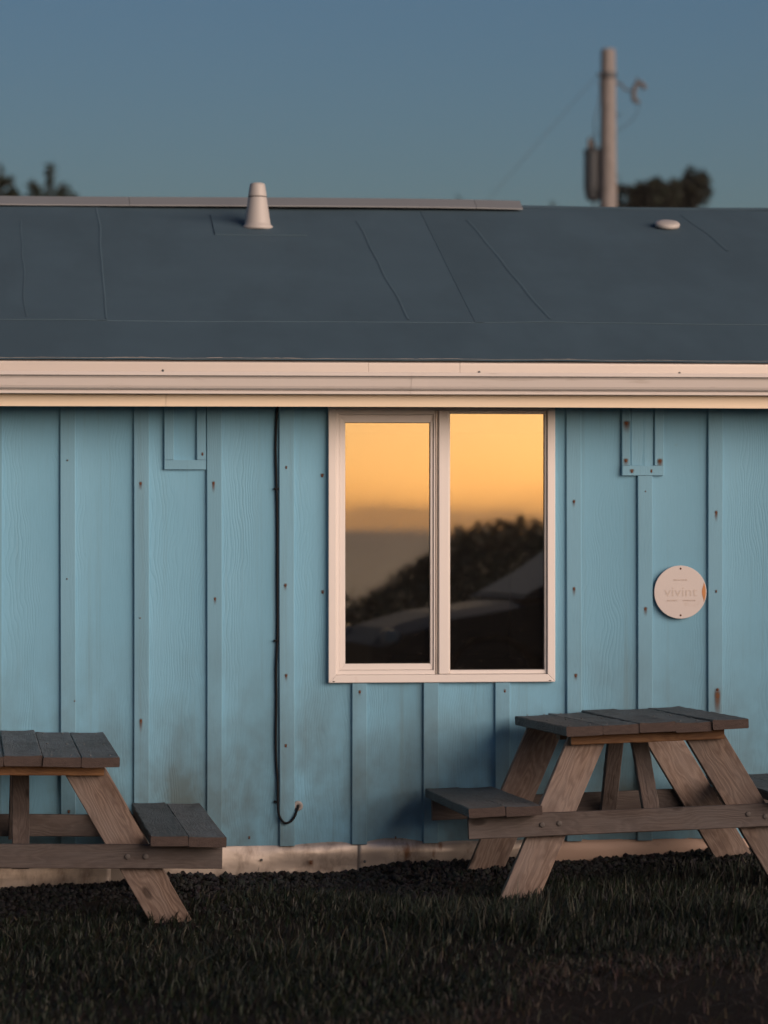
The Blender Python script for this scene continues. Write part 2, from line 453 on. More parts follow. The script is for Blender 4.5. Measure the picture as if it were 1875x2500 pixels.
sea_me = mesh('sea', [(-4000, -4000, -10.5), (4000, -4000, -10.5), (4000, -60, -10.5), (-4000, -60, -10.5)], [(0, 1, 2, 3)])
tag(link('sea', sea_me, M['sea']), kind='structure', label='dull sea reaching the horizon behind the photographer')

def hill_h(x, y):
    # brushy dune rising to the right behind the photographer, plus an added shading bank
    a = 1.35 * sstep(3.4, 4.7, x) * np.exp(-((x - 9.0) / 8.0) ** 4) * np.exp(-((y + 33) / 6.0) ** 2)
    b = 0.92 * sstep(-1.2, 4.5, x) * np.exp(-((y + 23) / 3.2) ** 2) * np.exp(-((x - 6) / 9.0) ** 4)
    c = 1.5 * sstep(2.7, 4.0, x) * np.exp(-((y + 9.2) / 1.1) ** 2) * np.exp(-((x - 7) / 6.0) ** 4)  # added bank, unseen in the glass, shaped to shade the lower wall
    return np.maximum(a + b, c)
def hill_mesh():
    xs = np.linspace(-4, 22, 66); ys = np.linspace(-45, -6, 110)
    X, Y = np.meshgrid(xs, ys); h = hill_h(X, Y)
    Z = zg(X, Y) - 0.06 + h + 0.10 * h * np.sin(X * 1.7) * np.sin(Y * 1.3)
    V = np.stack([X, Y, Z], -1).reshape(-1, 3); nx = len(xs)
    i = np.arange((len(ys) - 1) * (nx - 1)); a = (i // (nx - 1)) * nx + i % (nx - 1)
    return np_mesh('dune', V, np.stack([a, a + 1, a + nx + 1, a + nx], 1))
tag(link('dune', hill_mesh(), M['ground'], smooth=True), kind='structure', label='low brush covered dune reflected in the window, with an unseen bank added to shade the wall')

def leaf_quads(P, size, up=0.3, aspect=2.2, seed=0):
    g = np.random.default_rng(seed); n = len(P)
    d = g.normal(size=(n, 3)); d[:, 2] += up; d /= np.linalg.norm(d, axis=1, keepdims=True)
    r = g.normal(size=(n, 3)); s = np.cross(d, r); s /= np.linalg.norm(s, axis=1, keepdims=True)
    L = (size * g.uniform(0.6, 1.4, n))[:, None]
    w = L / aspect / 2
    V = np.stack([P, P + d * L * 0.5 + s * w, P + d * L, P + d * L * 0.5 - s * w], 1).reshape(-1, 3)
    return V, np.arange(n * 4).reshape(n, 4)

def tint(me, cols_per_face, k):
    at = me.color_attributes.new('tint', 'FLOAT_COLOR', 'CORNER')
    c = np.concatenate([cols_per_face, np.ones((len(cols_per_face), 1))], 1)
    at.data.foreach_set('color', np.repeat(c, k, axis=0).astype(np.float32).ravel())

def brush():
    g = np.random.default_rng(3)
    X = g.uniform(-3, 20, 170000); Y = g.uniform(-43, -6.5, 170000); h = hill_h(X, Y)
    keep = h > 0.10
    X, Y, h = X[keep], Y[keep], h[keep]
    lump = 0.5 + 0.5 * np.sin(X * 2.1 + np.sin(Y * 1.3) * 2) * np.sin(Y * 1.7 + 1)
    Z = zg(X, Y) - 0.06 + h + 0.1 * h * np.sin(X * 1.7) * np.sin(Y * 1.3) + g.uniform(0, 1, len(X)) * (0.10 + 0.26 * lump)
    V, F = leaf_quads(np.stack([X, Y, Z], 1), 0.12, 0.4, 2.2, 4)
    me = np_mesh('brush', V, F)
    c = np.array([0.12, 0.11, 0.065]) * g.uniform(0.4, 1.7, (len(F), 1)) + g.normal(0, 0.004, (len(F), 3))
    tint(me, np.clip(c, 0.004, 1), 4)
    tag(link('brush', me, M['leaf']), 'coastal brush covering the dune reflected in the window and the unseen bank added for shade', kind='stuff')
brush()

# ------------------------------------------------------------------ the building
cabin = tag(empty('beach_cabin', (0, 0, 0)), 'low blue board and batten cabin with dark membrane roof and white gutter', 'building')
XL, XR = -4.6, 4.8
YB = 4.66                      # rear wall
ZT = 1.962                     # siding top
PITCH = 1 / 3
EAVE_Y, EAVE_Z = -0.330, 2.125
RIDGE_Y = 2.335
def roof_z(y): return EAVE_Z + (y - EAVE_Y) * PITCH
WX0, WX1, WZ0, WZ1 = -0.239, 0.724, 0.785, 1.957   # window outer

# wall cores round the window opening, rear and side walls, floor, ceiling
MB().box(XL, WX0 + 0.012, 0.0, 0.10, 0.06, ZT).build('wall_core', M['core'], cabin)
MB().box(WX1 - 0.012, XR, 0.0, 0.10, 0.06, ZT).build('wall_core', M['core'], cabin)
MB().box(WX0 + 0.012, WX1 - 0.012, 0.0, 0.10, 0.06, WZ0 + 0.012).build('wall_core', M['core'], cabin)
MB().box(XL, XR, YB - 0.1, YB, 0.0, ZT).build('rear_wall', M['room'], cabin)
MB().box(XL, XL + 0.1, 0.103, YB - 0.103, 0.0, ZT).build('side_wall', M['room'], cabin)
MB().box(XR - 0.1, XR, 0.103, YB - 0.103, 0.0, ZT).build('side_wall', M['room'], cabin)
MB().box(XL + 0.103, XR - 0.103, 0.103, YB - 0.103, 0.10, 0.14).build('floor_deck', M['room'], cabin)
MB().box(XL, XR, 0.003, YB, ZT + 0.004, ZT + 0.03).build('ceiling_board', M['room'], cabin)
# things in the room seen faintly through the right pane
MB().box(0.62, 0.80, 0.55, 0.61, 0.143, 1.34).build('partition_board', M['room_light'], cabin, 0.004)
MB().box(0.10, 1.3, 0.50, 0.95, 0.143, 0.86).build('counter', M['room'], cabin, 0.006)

BAT = [-1.3596 + 0.3048 * i for i in range(-10, 21)]
BW = 0.0645
g = np.random.default_rng(11)
def bottom_z(x): return 0.104 + 0.008 * math.sin(x * 1.1 + 0.3)
def ragged(xa, xb, n, chip):
    pts = []
    for i in range(n + 1):
        x = xa + (xb - xa) * i / n
        z = bottom_z(x) + (0 if i in (0, n) else abs(g.normal(0, chip)))
        pts.append((x, z))
    return pts
def panel(xa, xb, poly_top):
    b = ragged(xa, xb, 14, 0.0022)
    pts = b + poly_top
    ox = (xa + xb) / 2; oz = 1.0
    me = MB().prism([(x - ox, z - oz) for x, z in pts], -0.013, -0.001).mesh('siding_panel')
    bm = bmesh.new(); bm.from_mesh(me); hw = (xb - xa) / 2
    for t in (-0.85, -0.6, -0.3, 0.0, 0.3, 0.6, 0.85):
        bmesh.ops.bisect_plane(bm, geom=bm.verts[:] + bm.edges[:] + bm.faces[:], plane_co=(t * hw, 0, 0), plane_no=(1, 0, 0))
    for vv in bm.verts: vv.co.y -= 0.0085 * (vv.co.x / hw) ** 2
    bm.to_mesh(me); bm.free()
    o = link('siding_panel', me, M['siding'], cabin, True); o.location = (ox, 0, oz)
    me.set_sharp_from_angle(angle=R(35))
    return o
joints = [x + BW / 2 for x in BAT if XL < x < XR - 0.1]
edges = [XL] + joints + [XR]
for a, b in zip(edges[:-1], edges[1:]):
    a2, b2 = a + 0.0012, b - 0.0012
    if b2 <= WX0 or a2 >= WX1:
        panel(a2, b2, [(b2, ZT), (a2, ZT)])
    elif a2 < WX0 < b2:      # notched on the right by the window
        panel(a2, b2, [(b2, WZ0 + 0.004), (WX0 + 0.004, WZ0 + 0.004), (WX0 + 0.004, ZT), (a2, ZT)])
    elif a2 < WX1 < b2:
        panel(a2, b2, [(b2, ZT), (WX1 - 0.004, ZT), (WX1 - 0.004, WZ0 + 0.004), (a2, WZ0 + 0.004)])
    else:
        panel(a2, b2, [(b2, WZ0 + 0.004), (a2, WZ0 + 0.004)])

def batten(x0, x1, z0, z1, name='batten', y0=-0.033):
    ox, oz = (x0 + x1) / 2, (z0 + z1) / 2
    hx, hz = (x1 - x0) / 2, (z1 - z0) / 2
    n = max(2, int(hz * 2 / 0.12)); mb = MB(); v = []; f = []
    ph = g.uniform(0, 6.28)
    for i in range(n + 1):
        z = -hz + 2 * hz * i / n
        dx = 0.0012 * math.sin(z * 2.1 + ph); dy = 0.0012 * math.sin(z * 3.3 + ph * 2)
        v += [(-hx + dx, -0.0145, z), (-hx + dx, y0 + 0.003 + dy, z), (-hx + dx + 0.003, y0 + dy, z), (hx + dx - 0.003, y0 + dy, z), (hx + dx, y0 + 0.003 + dy, z), (hx + dx, -0.0145, z)]
    for i in range(n):
        for j in range(6):
            a = i * 6 + j; b = i * 6 + (j + 1) % 6
            f.append((a, b, b + 6, a + 6))
    f += [tuple(range(6)), tuple(range(n * 6 + 5, n * 6 - 1, -1))]
    mb.add(v, f)
    o = mb.build(name, M['batten'], cabin); o.location = (ox, 0, oz)
    return o
for x in BAT:
    if not (XL < x < XR - 0.1): continue
    top = ZT - 0.002
    if WX0 - 0.01 < x < WX1 - 0.02: top = WZ0 - 0.002
    if abs(x - 1.079) < 0.02: top = 1.657
    batten(x, x + BW, bottom_z(x) - 0.004 + g.uniform(-0.004, 0.004), top)
# trim patches under the eave
batten(-0.929, -0.887, 1.7215, ZT - 0.003, 'patch_trim', -0.031)
batten(-0.792, -0.7525, 1.7215, ZT - 0.003, 'patch_trim', -0.031)
batten(-0.929, -0.7525, 1.681, 1.7200, 'patch_trim', -0.031)
batten(1.010, 1.048, 1.7015, ZT - 0.003, 'patch_trim', -0.031)
batten(1.151, 1.192, 1.7015, ZT - 0.003, 'patch_trim', -0.031)
batten(1.010, 1.192, 1.6590, 1.7000, 'patch_trim', -0.034)
# unpainted panel edge strip inside the patches
batten(1.051, 1.1485, 1.703, ZT - 0.004, 'patch_board', -0.020)

# nails and rust runs
def nail(x, z, rust=1.0, run=0.03, y=-0.0335, r=0.0042):
    prof = [(0.0001, 0.0022), (r * 0.7, 0.0018), (r, 0.0006), (r, -0.002)]
    me = MB().lathe(prof, 10).mesh('nail')
    o = link('nail', me, M['rust'] if rust > 0 else M['nail'], cabin, True)
    o.location = (x, y - 0.0004, z); o.rotation_euler = (math.pi / 2, 0, 0)
    if rust > 0 and run > 0:
        w = r * (1.1 + rust * 0.8)
        s = link('rust_run', mesh('rust_run', [(-w, 0, -run), (w, 0, -run), (w, 0, r * 2.6), (-w, 0, r * 2.6)], [(0, 1, 2, 3)]), M['stain'], cabin)
        s.location = (x, y - 0.0012, z)
NB = -0.0335; NP = -0.0135
for (x, z, ru, run, yy) in [(-1.329, 1.718, 0, 0, NB), (-1.026, 1.621, 1, .035, NB), (-0.721, 1.624, 1, .05, NB), (-0.715, 1.138, .7, .03, NB), (-0.767, 1.743, .5, .012, -.0315),
        (-0.416, 1.688, .3, .012, NB), (-0.419, 1.195, .8, .03, NB), (-0.416, 0.816, .8, .03, NB), (-0.263, 1.654, 1.4, .014, NP), (-0.261, 1.164, 1.2, .014, NP), (-1.331, 1.224, 0, 0, NB),
        (-1.027, 1.060, 0, 0, NB), (-1.024, 0.633, .9, .06, NB), (-1.300, 0.715, 0, 0, NB), (1.032, 1.879, 2.6, .05, -.0315), (1.029, 1.720, 1.8, .03, -.0315),
        (1.176, 1.720, 2.2, .05, -.0315), (1.054, 1.674, 1.6, .014, -.0345), (1.138, 1.675, .6, .012, -.0345), (0.806, 1.547, .8, .03, NB), (0.806, 1.178, .9, .04, NB), (0.813, 0.809, 1.3, .025, NB),
        (1.113, 1.591, 0, 0, NB), (1.113, 1.092, 1.2, .04, NB), (1.418, 1.502, 1.0, .05, NB), (1.418, 1.164, .2, .01, NB), (1.424, 0.748, 2.4, .17, NB), (-0.418, 0.520, .8, .012, NB),
        (-0.106, 0.745, .7, .02, NB), (0.510, 0.745, .5, .01, NB), (0.048, 0.128, .3, .01, NP), (-1.324, 0.253, .9, .02, NB), (-0.57, 0.135, .3, .01, NP)]:
    nail(x, z, ru, run, yy, 0.0038 + 0.0008 * ru)

# skirting sheets under the siding
def skirt_sheet(x0, x1, mat, amp, seed):
    gg = np.random.default_rng(seed); nx, nz = 40, 8
    zt, zb = 0.128, -0.12
    v = []; f = []
    for j in range(nz + 1):
        for i in range(nx + 1):
            x = x0 + (x1 - x0) * i / nx; z = zb + (zt - zb) * j / nz
            n = mnoise.noise(Vector((x * 2.6, z * 13, 0.3))) + 0.5 * mnoise.noise(Vector((x * 7, z * 26, 4)))
            bend = amp * (0.9 * n + 0.9 * math.exp(-((z - 0.065 - 0.010 * math.sin(3 * x)) / 0.018) ** 2))
            v.append((x, -0.004 - 0.012 * (j < nz) - bend - 0.0022 * (seed % 2), z))
    for j in range(nz):
        for i in range(nx):
            a = j * (nx + 1) + i; f.append((a, a + 1, a + nx + 2, a + nx + 1))
    me = mesh('skirting_sheet', v, f)
    o = link('skirting_sheet', me, mat, cabin, True)
    md = o.modifiers.new('thick', 'SOLIDIFY'); md.thickness = 0.002; md.offset = 1
    return o
sx = [-4.6, -3.4, -2.2, -1.16, -0.102, 0.60, 1.7, 2.9, 4.0, 4.8]
for i, (a, b) in enumerate(zip(sx[:-1], sx[1:])):
    skirt_sheet(a - 0.012, b + 0.012, M['skirt'] if b < 0.7 else M['skirt_board'], 0.0115 if b < 0.7 else 0.007, i + 1)
MB().box(XL, XR, 0.012, 0.10, -0.2, 0.057).build('sill_beam', M['core'], cabin)
for x, z, rn in ((-0.312, 0.030, .03), (-0.085, 0.033, 0), (-0.52, 0.045, .0)):
    nail(x, z, 1.5 if rn else 0, rn, -0.036, 0.006)

# window
def ring(mb, x0, x1, z0, z1, wl, wr, wb, wt, yf, yb):
    o = [(x0, z0), (x1, z0), (x1, z1), (x0, z1)]
    i = [(x0 + wl, z0 + wb), (x1 - wr, z0 + wb), (x1 - wr, z1 - wt), (x0 + wl, z1 - wt)]
    for a in range(4):
        b = (a + 1) % 4
        mb.prism([o[a], o[b], i[b], i[a]], yf, yb)
    return mb
fr = MB(); ring(fr, WX0, WX1, WZ0, WZ1, 0.033, 0.033, 0.033, 0.024, -0.042, 0.03)
win = fr.build('window', M['vinyl'], cabin, 0.0022)
ring(MB(), WX0 + 0.034, 0.2135, 0.819, 1.932, 0.014, 0.006, 0.018, 0.018, -0.030, 0.028).build('track', M['vinyl'], win, 0.0012)
ring(MB(), -0.190, 0.2065, 0.838, 1.913, 0.0235, 0.013, 0.026, 0.033, -0.022, 0.016).build('sash', M['vinyl'], win, 0.002)
MB().box(0.2175, 0.2270, -0.020, 0.028, 0.820, 1.930).build('meeting_gap', M['drip'], win)
MB().box(0.228, 0.273, -0.038, 0.028, 0.8195, 1.9315).build('mullion', M['vinyl'], win, 0.003)
ring(MB(), 0.274, 0.690, 0.8195, 1.9315, 0.0035, 0.0095, 0.0165, 0.0125, -0.028, 0.026).build('glazing_bead', M['vinyl'], win, 0.0015)
for x0, x1, z0, z1, yy in ((-0.1645, 0.1920, 0.866, 1.8785, -0.004), (0.2785, 0.6795, 0.8375, 1.9180, -0.010)):
    MB().box(x0, x1, yy, yy + 0.004, z0, z1).build('pane', M['glass'], win)
# dark gaskets round the panes
ring(MB(), -0.1668, 0.1938, 0.8637, 1.8803, 0.0022, 0.0018, 0.0022, 0.0022, -0.0052, 0.003).build('gasket', M['rubber'], win)
ring(MB(), 0.2775, 0.6805, 0.8362, 1.9190, 0.0014, 0.0022, 0.0030, 0.0014, -0.0112, -0.003).build('gasket', M['rubber'], win)
for x in (WX0 + 0.022, WX1 - 0.022):
    MB().box(x - 0.005, x + 0.005, -0.0432, -0.0415, WZ0 + 0.004, WZ0 + 0.0075).build('weep_slot', M['rubber'], win)

# eave: soffit, fascia boards, drip edge, gutter
MB().box(XL - 0.1, XR + 0.1, -0.297, 0.0, ZT + 0.002, ZT + 0.014).build('soffit', M['soffit'], cabin)
fx = [XL - 0.1, -3.4, -0.932, 1.9, XR + 0.1]
for a, b in zip(fx[:-1], fx[1:]):
    mb = MB().sweep_x([(-0.300, 1.9345), (-0.318, 1.9345), (-0.318, 2.098), (-0.300, 2.098)], a + 0.0006, b - 0.0006, 30, lambda x: (0.0014 * math.sin(x * 2.2), 0.0016 * math.sin(x * 1.3 + 1)))
    mb.build('fascia_board', M['fascia'], cabin, 0.0)
dx = [XL - 0.12, -3.1, -0.10, 0.28, 3.2, XR + 0.12]
for i, (a, b) in enumerate(zip(dx[:-1], dx[1:])):
    yo = -0.001 * (i % 2)
    MB().sweep_x([(-0.322 + yo, 2.064), (-0.327 + yo, 2.064), (-0.329 + yo, 2.1085), (-0.329 + yo, 2.116), (-0.20 + yo, 2.158), (-0.20 + yo, 2.155), (-0.322 + yo, 2.113)], a + 0.0006, b - 0.0006, 24,
                 lambda x: (0.0012 * math.sin(x * 3.1), 0.0010 * math.sin(x * 1.7))).build('drip_edge', M['drip'], cabin)
gp = [(-0.3205, 1.9855), (-0.3700, 1.9850), (-0.3720, 1.9865), (-0.3720, 1.9990), (-0.3745, 2.0010), (-0.3850, 2.0035), (-0.3910, 2.0085), (-0.3955, 2.0170), (-0.4030, 2.0470), (-0.4075, 2.0540), (-0.4190, 2.0575), (-0.4215, 2.0590), (-0.4215, 2.0715), (-0.4200, 2.0730), (-0.4050, 2.0730), (-0.4050, 2.0650)]
def offs(p): # inner skin, 2 mm inside
    return [(y + 0.0022, z + 0.0016) for y, z in p]
inner = [(-0.4068, 2.0650), (-0.4068, 2.0710), (-0.4190, 2.0710), (-0.4190, 2.0600), (-0.4060, 2.0560), (-0.4008, 2.0480), (-0.3930, 2.0180), (-0.3885, 2.0100), (-0.3835, 2.0055), (-0.3700, 2.0020), (-0.3690, 1.9880), (-0.3230, 1.9880)]
gprof = gp + inner[0:0] + [(-0.4032, 2.0650), (-0.4032, 2.0748)][0:0]
full = gp + inner + [(-0.3230, 2.060), (-0.3205, 2.060)]
def gj(x): return (0.0040 * math.sin(x * 1.1 + 0.6) + 0.0008 * math.sin(x * 6.1), 0.0018 * math.sin(x * 0.9))
for a, b in ((XL - 0.12, 0.1), (0.1, XR + 0.12)):
    MB().sweep_x(full, a, b, 40, gj).build('gutter', M['gutter'], cabin)
for x in (-0.945, 0.36, 1.20):
    s = MB().lathe([(0.0001, 0.003), (0.004, 0.0025), (0.0055, 0.0)], 8).build('gutter_screw', M['nail'], cabin, smooth=True)
    s.location = (x, -0.330, 2.080); s.rotation_euler = (math.pi / 2, 0, 0)

# roof: deck, membrane sheets with laps, ridge cap, vents
deck = MB().sweep_x([(EAVE_Y + 0.012, roof_z(EAVE_Y) - 0.012), (RIDGE_Y, roof_z(RIDGE_Y) - 0.004), (2 * RIDGE_Y - EAVE_Y, EAVE_Z - 0.012), (2 * RIDGE_Y - EAVE_Y, EAVE_Z - 0.05), (RIDGE_Y, roof_z(RIDGE_Y) - 0.05), (EAVE_Y + 0.012, roof_z(EAVE_Y) - 0.032)], XL - 0.15, XR + 0.15).build('roof', M['roof'], cabin)
def sheet(x0, x1, y0, y1, lift, t=0.0009, nx=24, ny=16, seed=0, name='membrane_sheet', mat=None, wav=0.004):
    v = []; f = []
    for k in (0, 1):
        for j in range(ny + 1):
            for i in range(nx + 1):
                x = x0 + (x1 - x0) * i / nx; y = y0 + (y1 - y0) * j / ny
                w = wav * (mnoise.noise(Vector((x * 1.3, y * 0.8, 1.5))) + 0.6 * mnoise.noise(Vector((x * 4.1, y * 2.0, 4.5))))
                z = roof_z(y) + lift + w + (t if k else -0.002)
                v.append((x, y, z))
    n = (nx + 1) * (ny + 1)
    for j in range(ny):
        for i in range(nx):
            a = j * (nx + 1) + i
            f.append((a, a + nx + 1, a + nx + 2, a + 1)); f.append((n + a, n + a + 1, n + a + nx + 2, n + a + nx + 1))
    for i in range(nx):
        f.append((i, i + 1, n + i + 1, n + i)); b = ny * (nx + 1) + i; f.append((b + 1, b, n + b, n + b + 1))
    for j in range(ny):
        a = j * (nx + 1); f.append((a + nx + 1, a, n + a, n + a + nx + 1)); b = a + nx; f.append((b, b + nx + 1, n + b + nx + 1, n + b))
    o = link(name, mesh(name, v, f), mat or M['roof'], deck, True); o.data.set_sharp_from_angle(angle=R(30)); return o
sheet(XL - 0.15, XR + 0.15, EAVE_Y, 0.262, 0.003, nx=110, ny=6, seed=1)
sb = [XL - 0.15, -2.78, -1.16, 0.46, 2.08, 3.7, XR + 0.15]
for i, (a, b) in enumerate(zip(sb[:-1], sb[1:])):
    sheet(a - 0.04, b, 0.235, RIDGE_Y - 0.004, 0.0058 + 0.0012 * (i % 2), nx=26, ny=20, seed=4 + i)
# wrinkles (narrow raised welds) running up the slope
def weld(xa, ya, xb, yb, w, hgt, seed, lift=0.0085):
    n = 16; v = []; f = []
    for i in range(n + 1):
        t = i / n; y = ya + (yb - ya) * t
        x = xa + (xb - xa) * t + 0.012 * mnoise.noise(Vector((y * 2.5, seed, 0)))
        z = roof_z(y) + lift + 0.004 * (mnoise.noise(Vector((x * 1.3, y * 0.8, 1.5))) + 0.6 * mnoise.noise(Vector((x * 4.1, y * 2.0, 4.5))))
        v += [(x - w, y, z - 0.003), (x, y, z + hgt), (x + w, y, z - 0.003)]
    for i in range(n):
        a = i * 3; f += [(a, a + 1, a + 4, a + 3), (a + 1, a + 2, a + 5, a + 4)]
    link('membrane_weld', mesh('membrane_weld', v, f), M['roof'], deck, True)
weld(-1.164, 0.25, -1.157, 2.25, 0.008, 0.0026, 7); weld(-1.504, 0.27, -1.526, 1.96, 0.009, 0.0022, 1); weld(0.135, 0.27, 0.086, 2.02, 0.009, 0.0022, 2)
weld(0.751, 0.27, 0.630, 2.05, 0.009, 0.0016, 3, 0.0105); weld(1.80, 1.5, 1.72, 2.2, 0.010, 0.0016, 5, 0.0105)
sheet(-0.615, -0.18, 1.715, 2.10, 0.0098, nx=10, ny=8, seed=21, name='membrane_patch')
# ridge flashing on the left part
cp = [(RIDGE_Y - 0.12, roof_z(RIDGE_Y - 0.12) + 0.024), (RIDGE_Y - 0.12, roof_z(RIDGE_Y - 0.12) + 0.030), (RIDGE_Y - 0.02, roof_z(RIDGE_Y) + 0.038), (RIDGE_Y + 0.02, roof_z(RIDGE_Y) + 0.038), (RIDGE_Y + 0.12, roof_z(RIDGE_Y - 0.12) + 0.030), (RIDGE_Y + 0.12, roof_z(RIDGE_Y - 0.12) + 0.016), (RIDGE_Y, roof_z(RIDGE_Y) + 0.026)]
cj = lambda x: (0.004 * math.sin(x * 2.1), 0.004 * math.sin(x * 1.6 + 1) - 0.010 * max(0, (x - 0.4)) ** 2)
for a, b in ((XL - 0.15, -1.0), (-1.0, 0.70), (0.70, 0.93)):
    MB().sweep_x(cp, a, b - 0.002, 20, cj).build('ridge_cap', M['roof_cap'], deck)
for x0, x1 in ((0.93, XR + 0.15),):
    MB().sweep_x([(RIDGE_Y - 0.03, roof_z(RIDGE_Y - 0.03) + 0.010), (RIDGE_Y, roof_z(RIDGE_Y) + 0.016), (RIDGE_Y + 0.12, roof_z(RIDGE_Y - 0.12) + 0.010), (RIDGE_Y, roof_z(RIDGE_Y) - 0.004)], x0, x1, 20, lambda x: (0, 0.003 * math.sin(x * 3))).build('ridge_strip', M['roof'], deck)
# rear membrane
rv = [(XL - 0.15, RIDGE_Y, roof_z(RIDGE_Y) + 0.003), (XR + 0.15, RIDGE_Y, roof_z(RIDGE_Y) + 0.003), (XR + 0.15, 2 * RIDGE_Y - EAVE_Y, EAVE_Z + 0.003), (XL - 0.15, 2 * RIDGE_Y - EAVE_Y, EAVE_Z + 0.003)]
mb = MB(); mb.add(rv + [(x, y, z - 0.004) for x, y, z in rv], [(0, 1, 2, 3), (7, 6, 5, 4), (0, 4, 5, 1), (1, 5, 6, 2), (2, 6, 7, 3), (3, 7, 4, 0)]); mb.build('membrane_sheet', M['roof'], deck)
# vent pipe
vx, vy = -0.403, 1.885
vz = roof_z(vy) + 0.02
vent = MB().lathe([(0.074, -0.028), (0.076, -0.014), (0.064, -0.004), (0.062, 0.006), (0.044, 0.128), (0.0425, 0.132)], 36).build('vent_pipe', M['pvc'], deck, smooth=True)
vent.location = (vx, vy, vz)
vcap = MB().lathe([(0.040, 0.129), (0.0445, 0.131), (0.0445, 0.136), (0.037, 0.184), (0.033, 0.193), (0.020, 0.197), (0.0005, 0.198)], 36).build('vent_cap', M['pvc'], deck, smooth=True)
vcap.location = (vx, vy, vz)
vring = MB().lathe([(0.0420, 0.1265), (0.0452, 0.1272), (0.0452, 0.1300), (0.0420, 0.1306)], 36).build('vent_collar', M['rubber'], deck, smooth=True)
vring.location = (vx, vy, vz)
disc = MB().lathe([(0.060, -0.01), (0.062, 0.004), (0.055, 0.012), (0.030, 0.017), (0.0005, 0.018)], 28).build('roof_vent_disc', M['pvc'], deck, smooth=True)
disc.location = (1.595, 1.946, roof_z(1.946) + 0.022); disc.rotation_euler = (math.atan(PITCH), 0, 0)
# crumbling sealant along the eave edge
v = []; f = []; n = 700
for i in range(n + 1):
    xx = -2.0 + 4.0 * i / n
    q = mnoise.noise(Vector((xx * 3.1, 0.2, 0))) + 0.7 * mnoise.noise(Vector((xx * 13, 3, 0))) + 0.5 * mnoise.noise(Vector((xx * 47, 6, 0))) + (0.35 if xx < -0.7 else 0.0)
    wv = max(0.0003, 0.0065 * q); y0 = EAVE_Y + 0.006 + 0.004 * mnoise.noise(Vector((xx * 5, 9, 0)))
    zz = roof_z(y0) + 0.0062 + 0.004 * (mnoise.noise(Vector((xx * 1.3, y0 * 0.8, 1.5))) + 0.6 * mnoise.noise(Vector((xx * 4.1, y0 * 2.0, 4.5))))
    v += [(xx, y0 - wv * 0.4, zz - 0.001), (xx, y0 + wv * 0.3, zz + wv * 0.55), (xx, y0 + wv, zz + wv * PITCH - 0.001)]
for i in range(n):
    a_ = 3 * i; f += [(a_, a_ + 3, a_ + 4, a_ + 1), (a_ + 1, a_ + 4, a_ + 5, a_ + 2)]
link('sealant_bead', mesh('sealant_bead', v, f), M['flake'], deck)

# ------------------------------------------------------------------ cable and grommet on the wall
def smooth_path(pts, n=6):
    out = []
    P = [Vector(p) for p in pts]
    for i in range(len(P) - 1):
        p0, p1, p2, p3 = P[max(i - 1, 0)], P[i], P[i + 1], P[min(i + 2, len(P) - 1)]
        for k in range(n):
            t = k / n
            out.append(0.5 * ((2 * p1) + (-p0 + p2) * t + (2 * p0 - 5 * p1 + 4 * p2 - p3) * t * t + (-p0 + 3 * p1 - 3 * p2 + p3) * t ** 3))
    out.append(P[-1]); return out
cpts = [(-0.4535, -0.026, 1.962), (-0.460, -0.026, 1.794), (-0.457, -0.026, 1.629), (-0.4535, -0.026, 1.463), (-0.4530, -0.026, 1.214), (-0.4525, -0.026, 1.006), (-0.458, -0.026, 0.841), (-0.457, -0.026, 0.72), (-0.4595, -0.026, 0.55), (-0.457, -0.026, 0.45),
        (-0.452, -0.030, 0.378), (-0.452, -0.036, 0.286), (-0.449, -0.042, 0.241), (-0.437, -0.045, 0.212), (-0.419, -0.047, 0.199), (-0.397, -0.047, 0.207), (-0.381, -0.045, 0.228), (-0.3715, -0.040, 0.252), (-0.366, -0.036, 0.266), (-0.366, -0.026, 0.270)]
cab = tag(empty('wall_cable', (-0.455, -0.02, 0.2)), 'thin black cable running down the blue wall and looping into a grommet', 'cable')
def at_parent(o, p): o.parent = p; o.matrix_parent_inverse = Matrix.Translation(p.location).inverted()
o = MB().tube(smooth_path(cpts), 0.0052, 8).build('cable_jacket', M['cable'], smooth=True); at_parent(o, cab)
gr = MB().lathe([(0.021, -0.002), (0.021, 0.003), (0.017, 0.0055), (0.009, 0.006), (0.008, 0.004)], 24).build('grommet', M['grommet'], smooth=True)
gr.location = (-0.366, -0.0235, 0.269); gr.rotation_euler = (math.pi / 2, 0, 0); at_parent(gr, cab)
for x, z in ((-0.462, 0.963), (-0.462, 0.288), (-0.462, 1.60)):
    cl = MB().box(x - 0.006, x + 0.016, -0.0325, -0.0150, z - 0.004, z + 0.004).build('cable_clip', M['cable'], bevel=0.002); at_parent(cl, cab)

# ------------------------------------------------------------------ round sign
sgn = tag(empty('round_sign', (1.262, -0.036, 1.163)), 'round faded white plastic sign screwed to the blue wall', 'sign')
o = MB().lathe([(0.1115, 0.0), (0.113, 0.0008), (0.113, 0.0030), (0.1118, 0.0040), (0.0005, 0.0042)], 72).build('sign_disc', M['sign'], sgn, smooth=False); o.rotation_euler = (math.pi / 2, 0, 0)
def text(s, size, x, z, mat, name, sx=1.0):
    cu = bpy.data.curves.new(name, 'FONT'); cu.body = s; cu.size = size; cu.align_x = 'CENTER'; cu.align_y = 'CENTER'; cu.extrude = 0.0004; cu.resolution_u = 3
    t = bpy.data.objects.new('tmp', cu); C.objects.link(t)
    dg = bpy.context.evaluated_depsgraph_get(); me = bpy.data.meshes.new_from_object(t.evaluated_get(dg))
    bpy.data.objects.remove(t)
    me.materials.clear()
    o = link(name, me, mat, sgn); o.location = (x, -0.0046, z); o.rotation_euler = (math.pi / 2, 0, 0); o.scale = (sx, 1, 1)
text('vivint', 0.058, 0.002, 0.000, M['print_pale'], 'sign_word', 1.15)
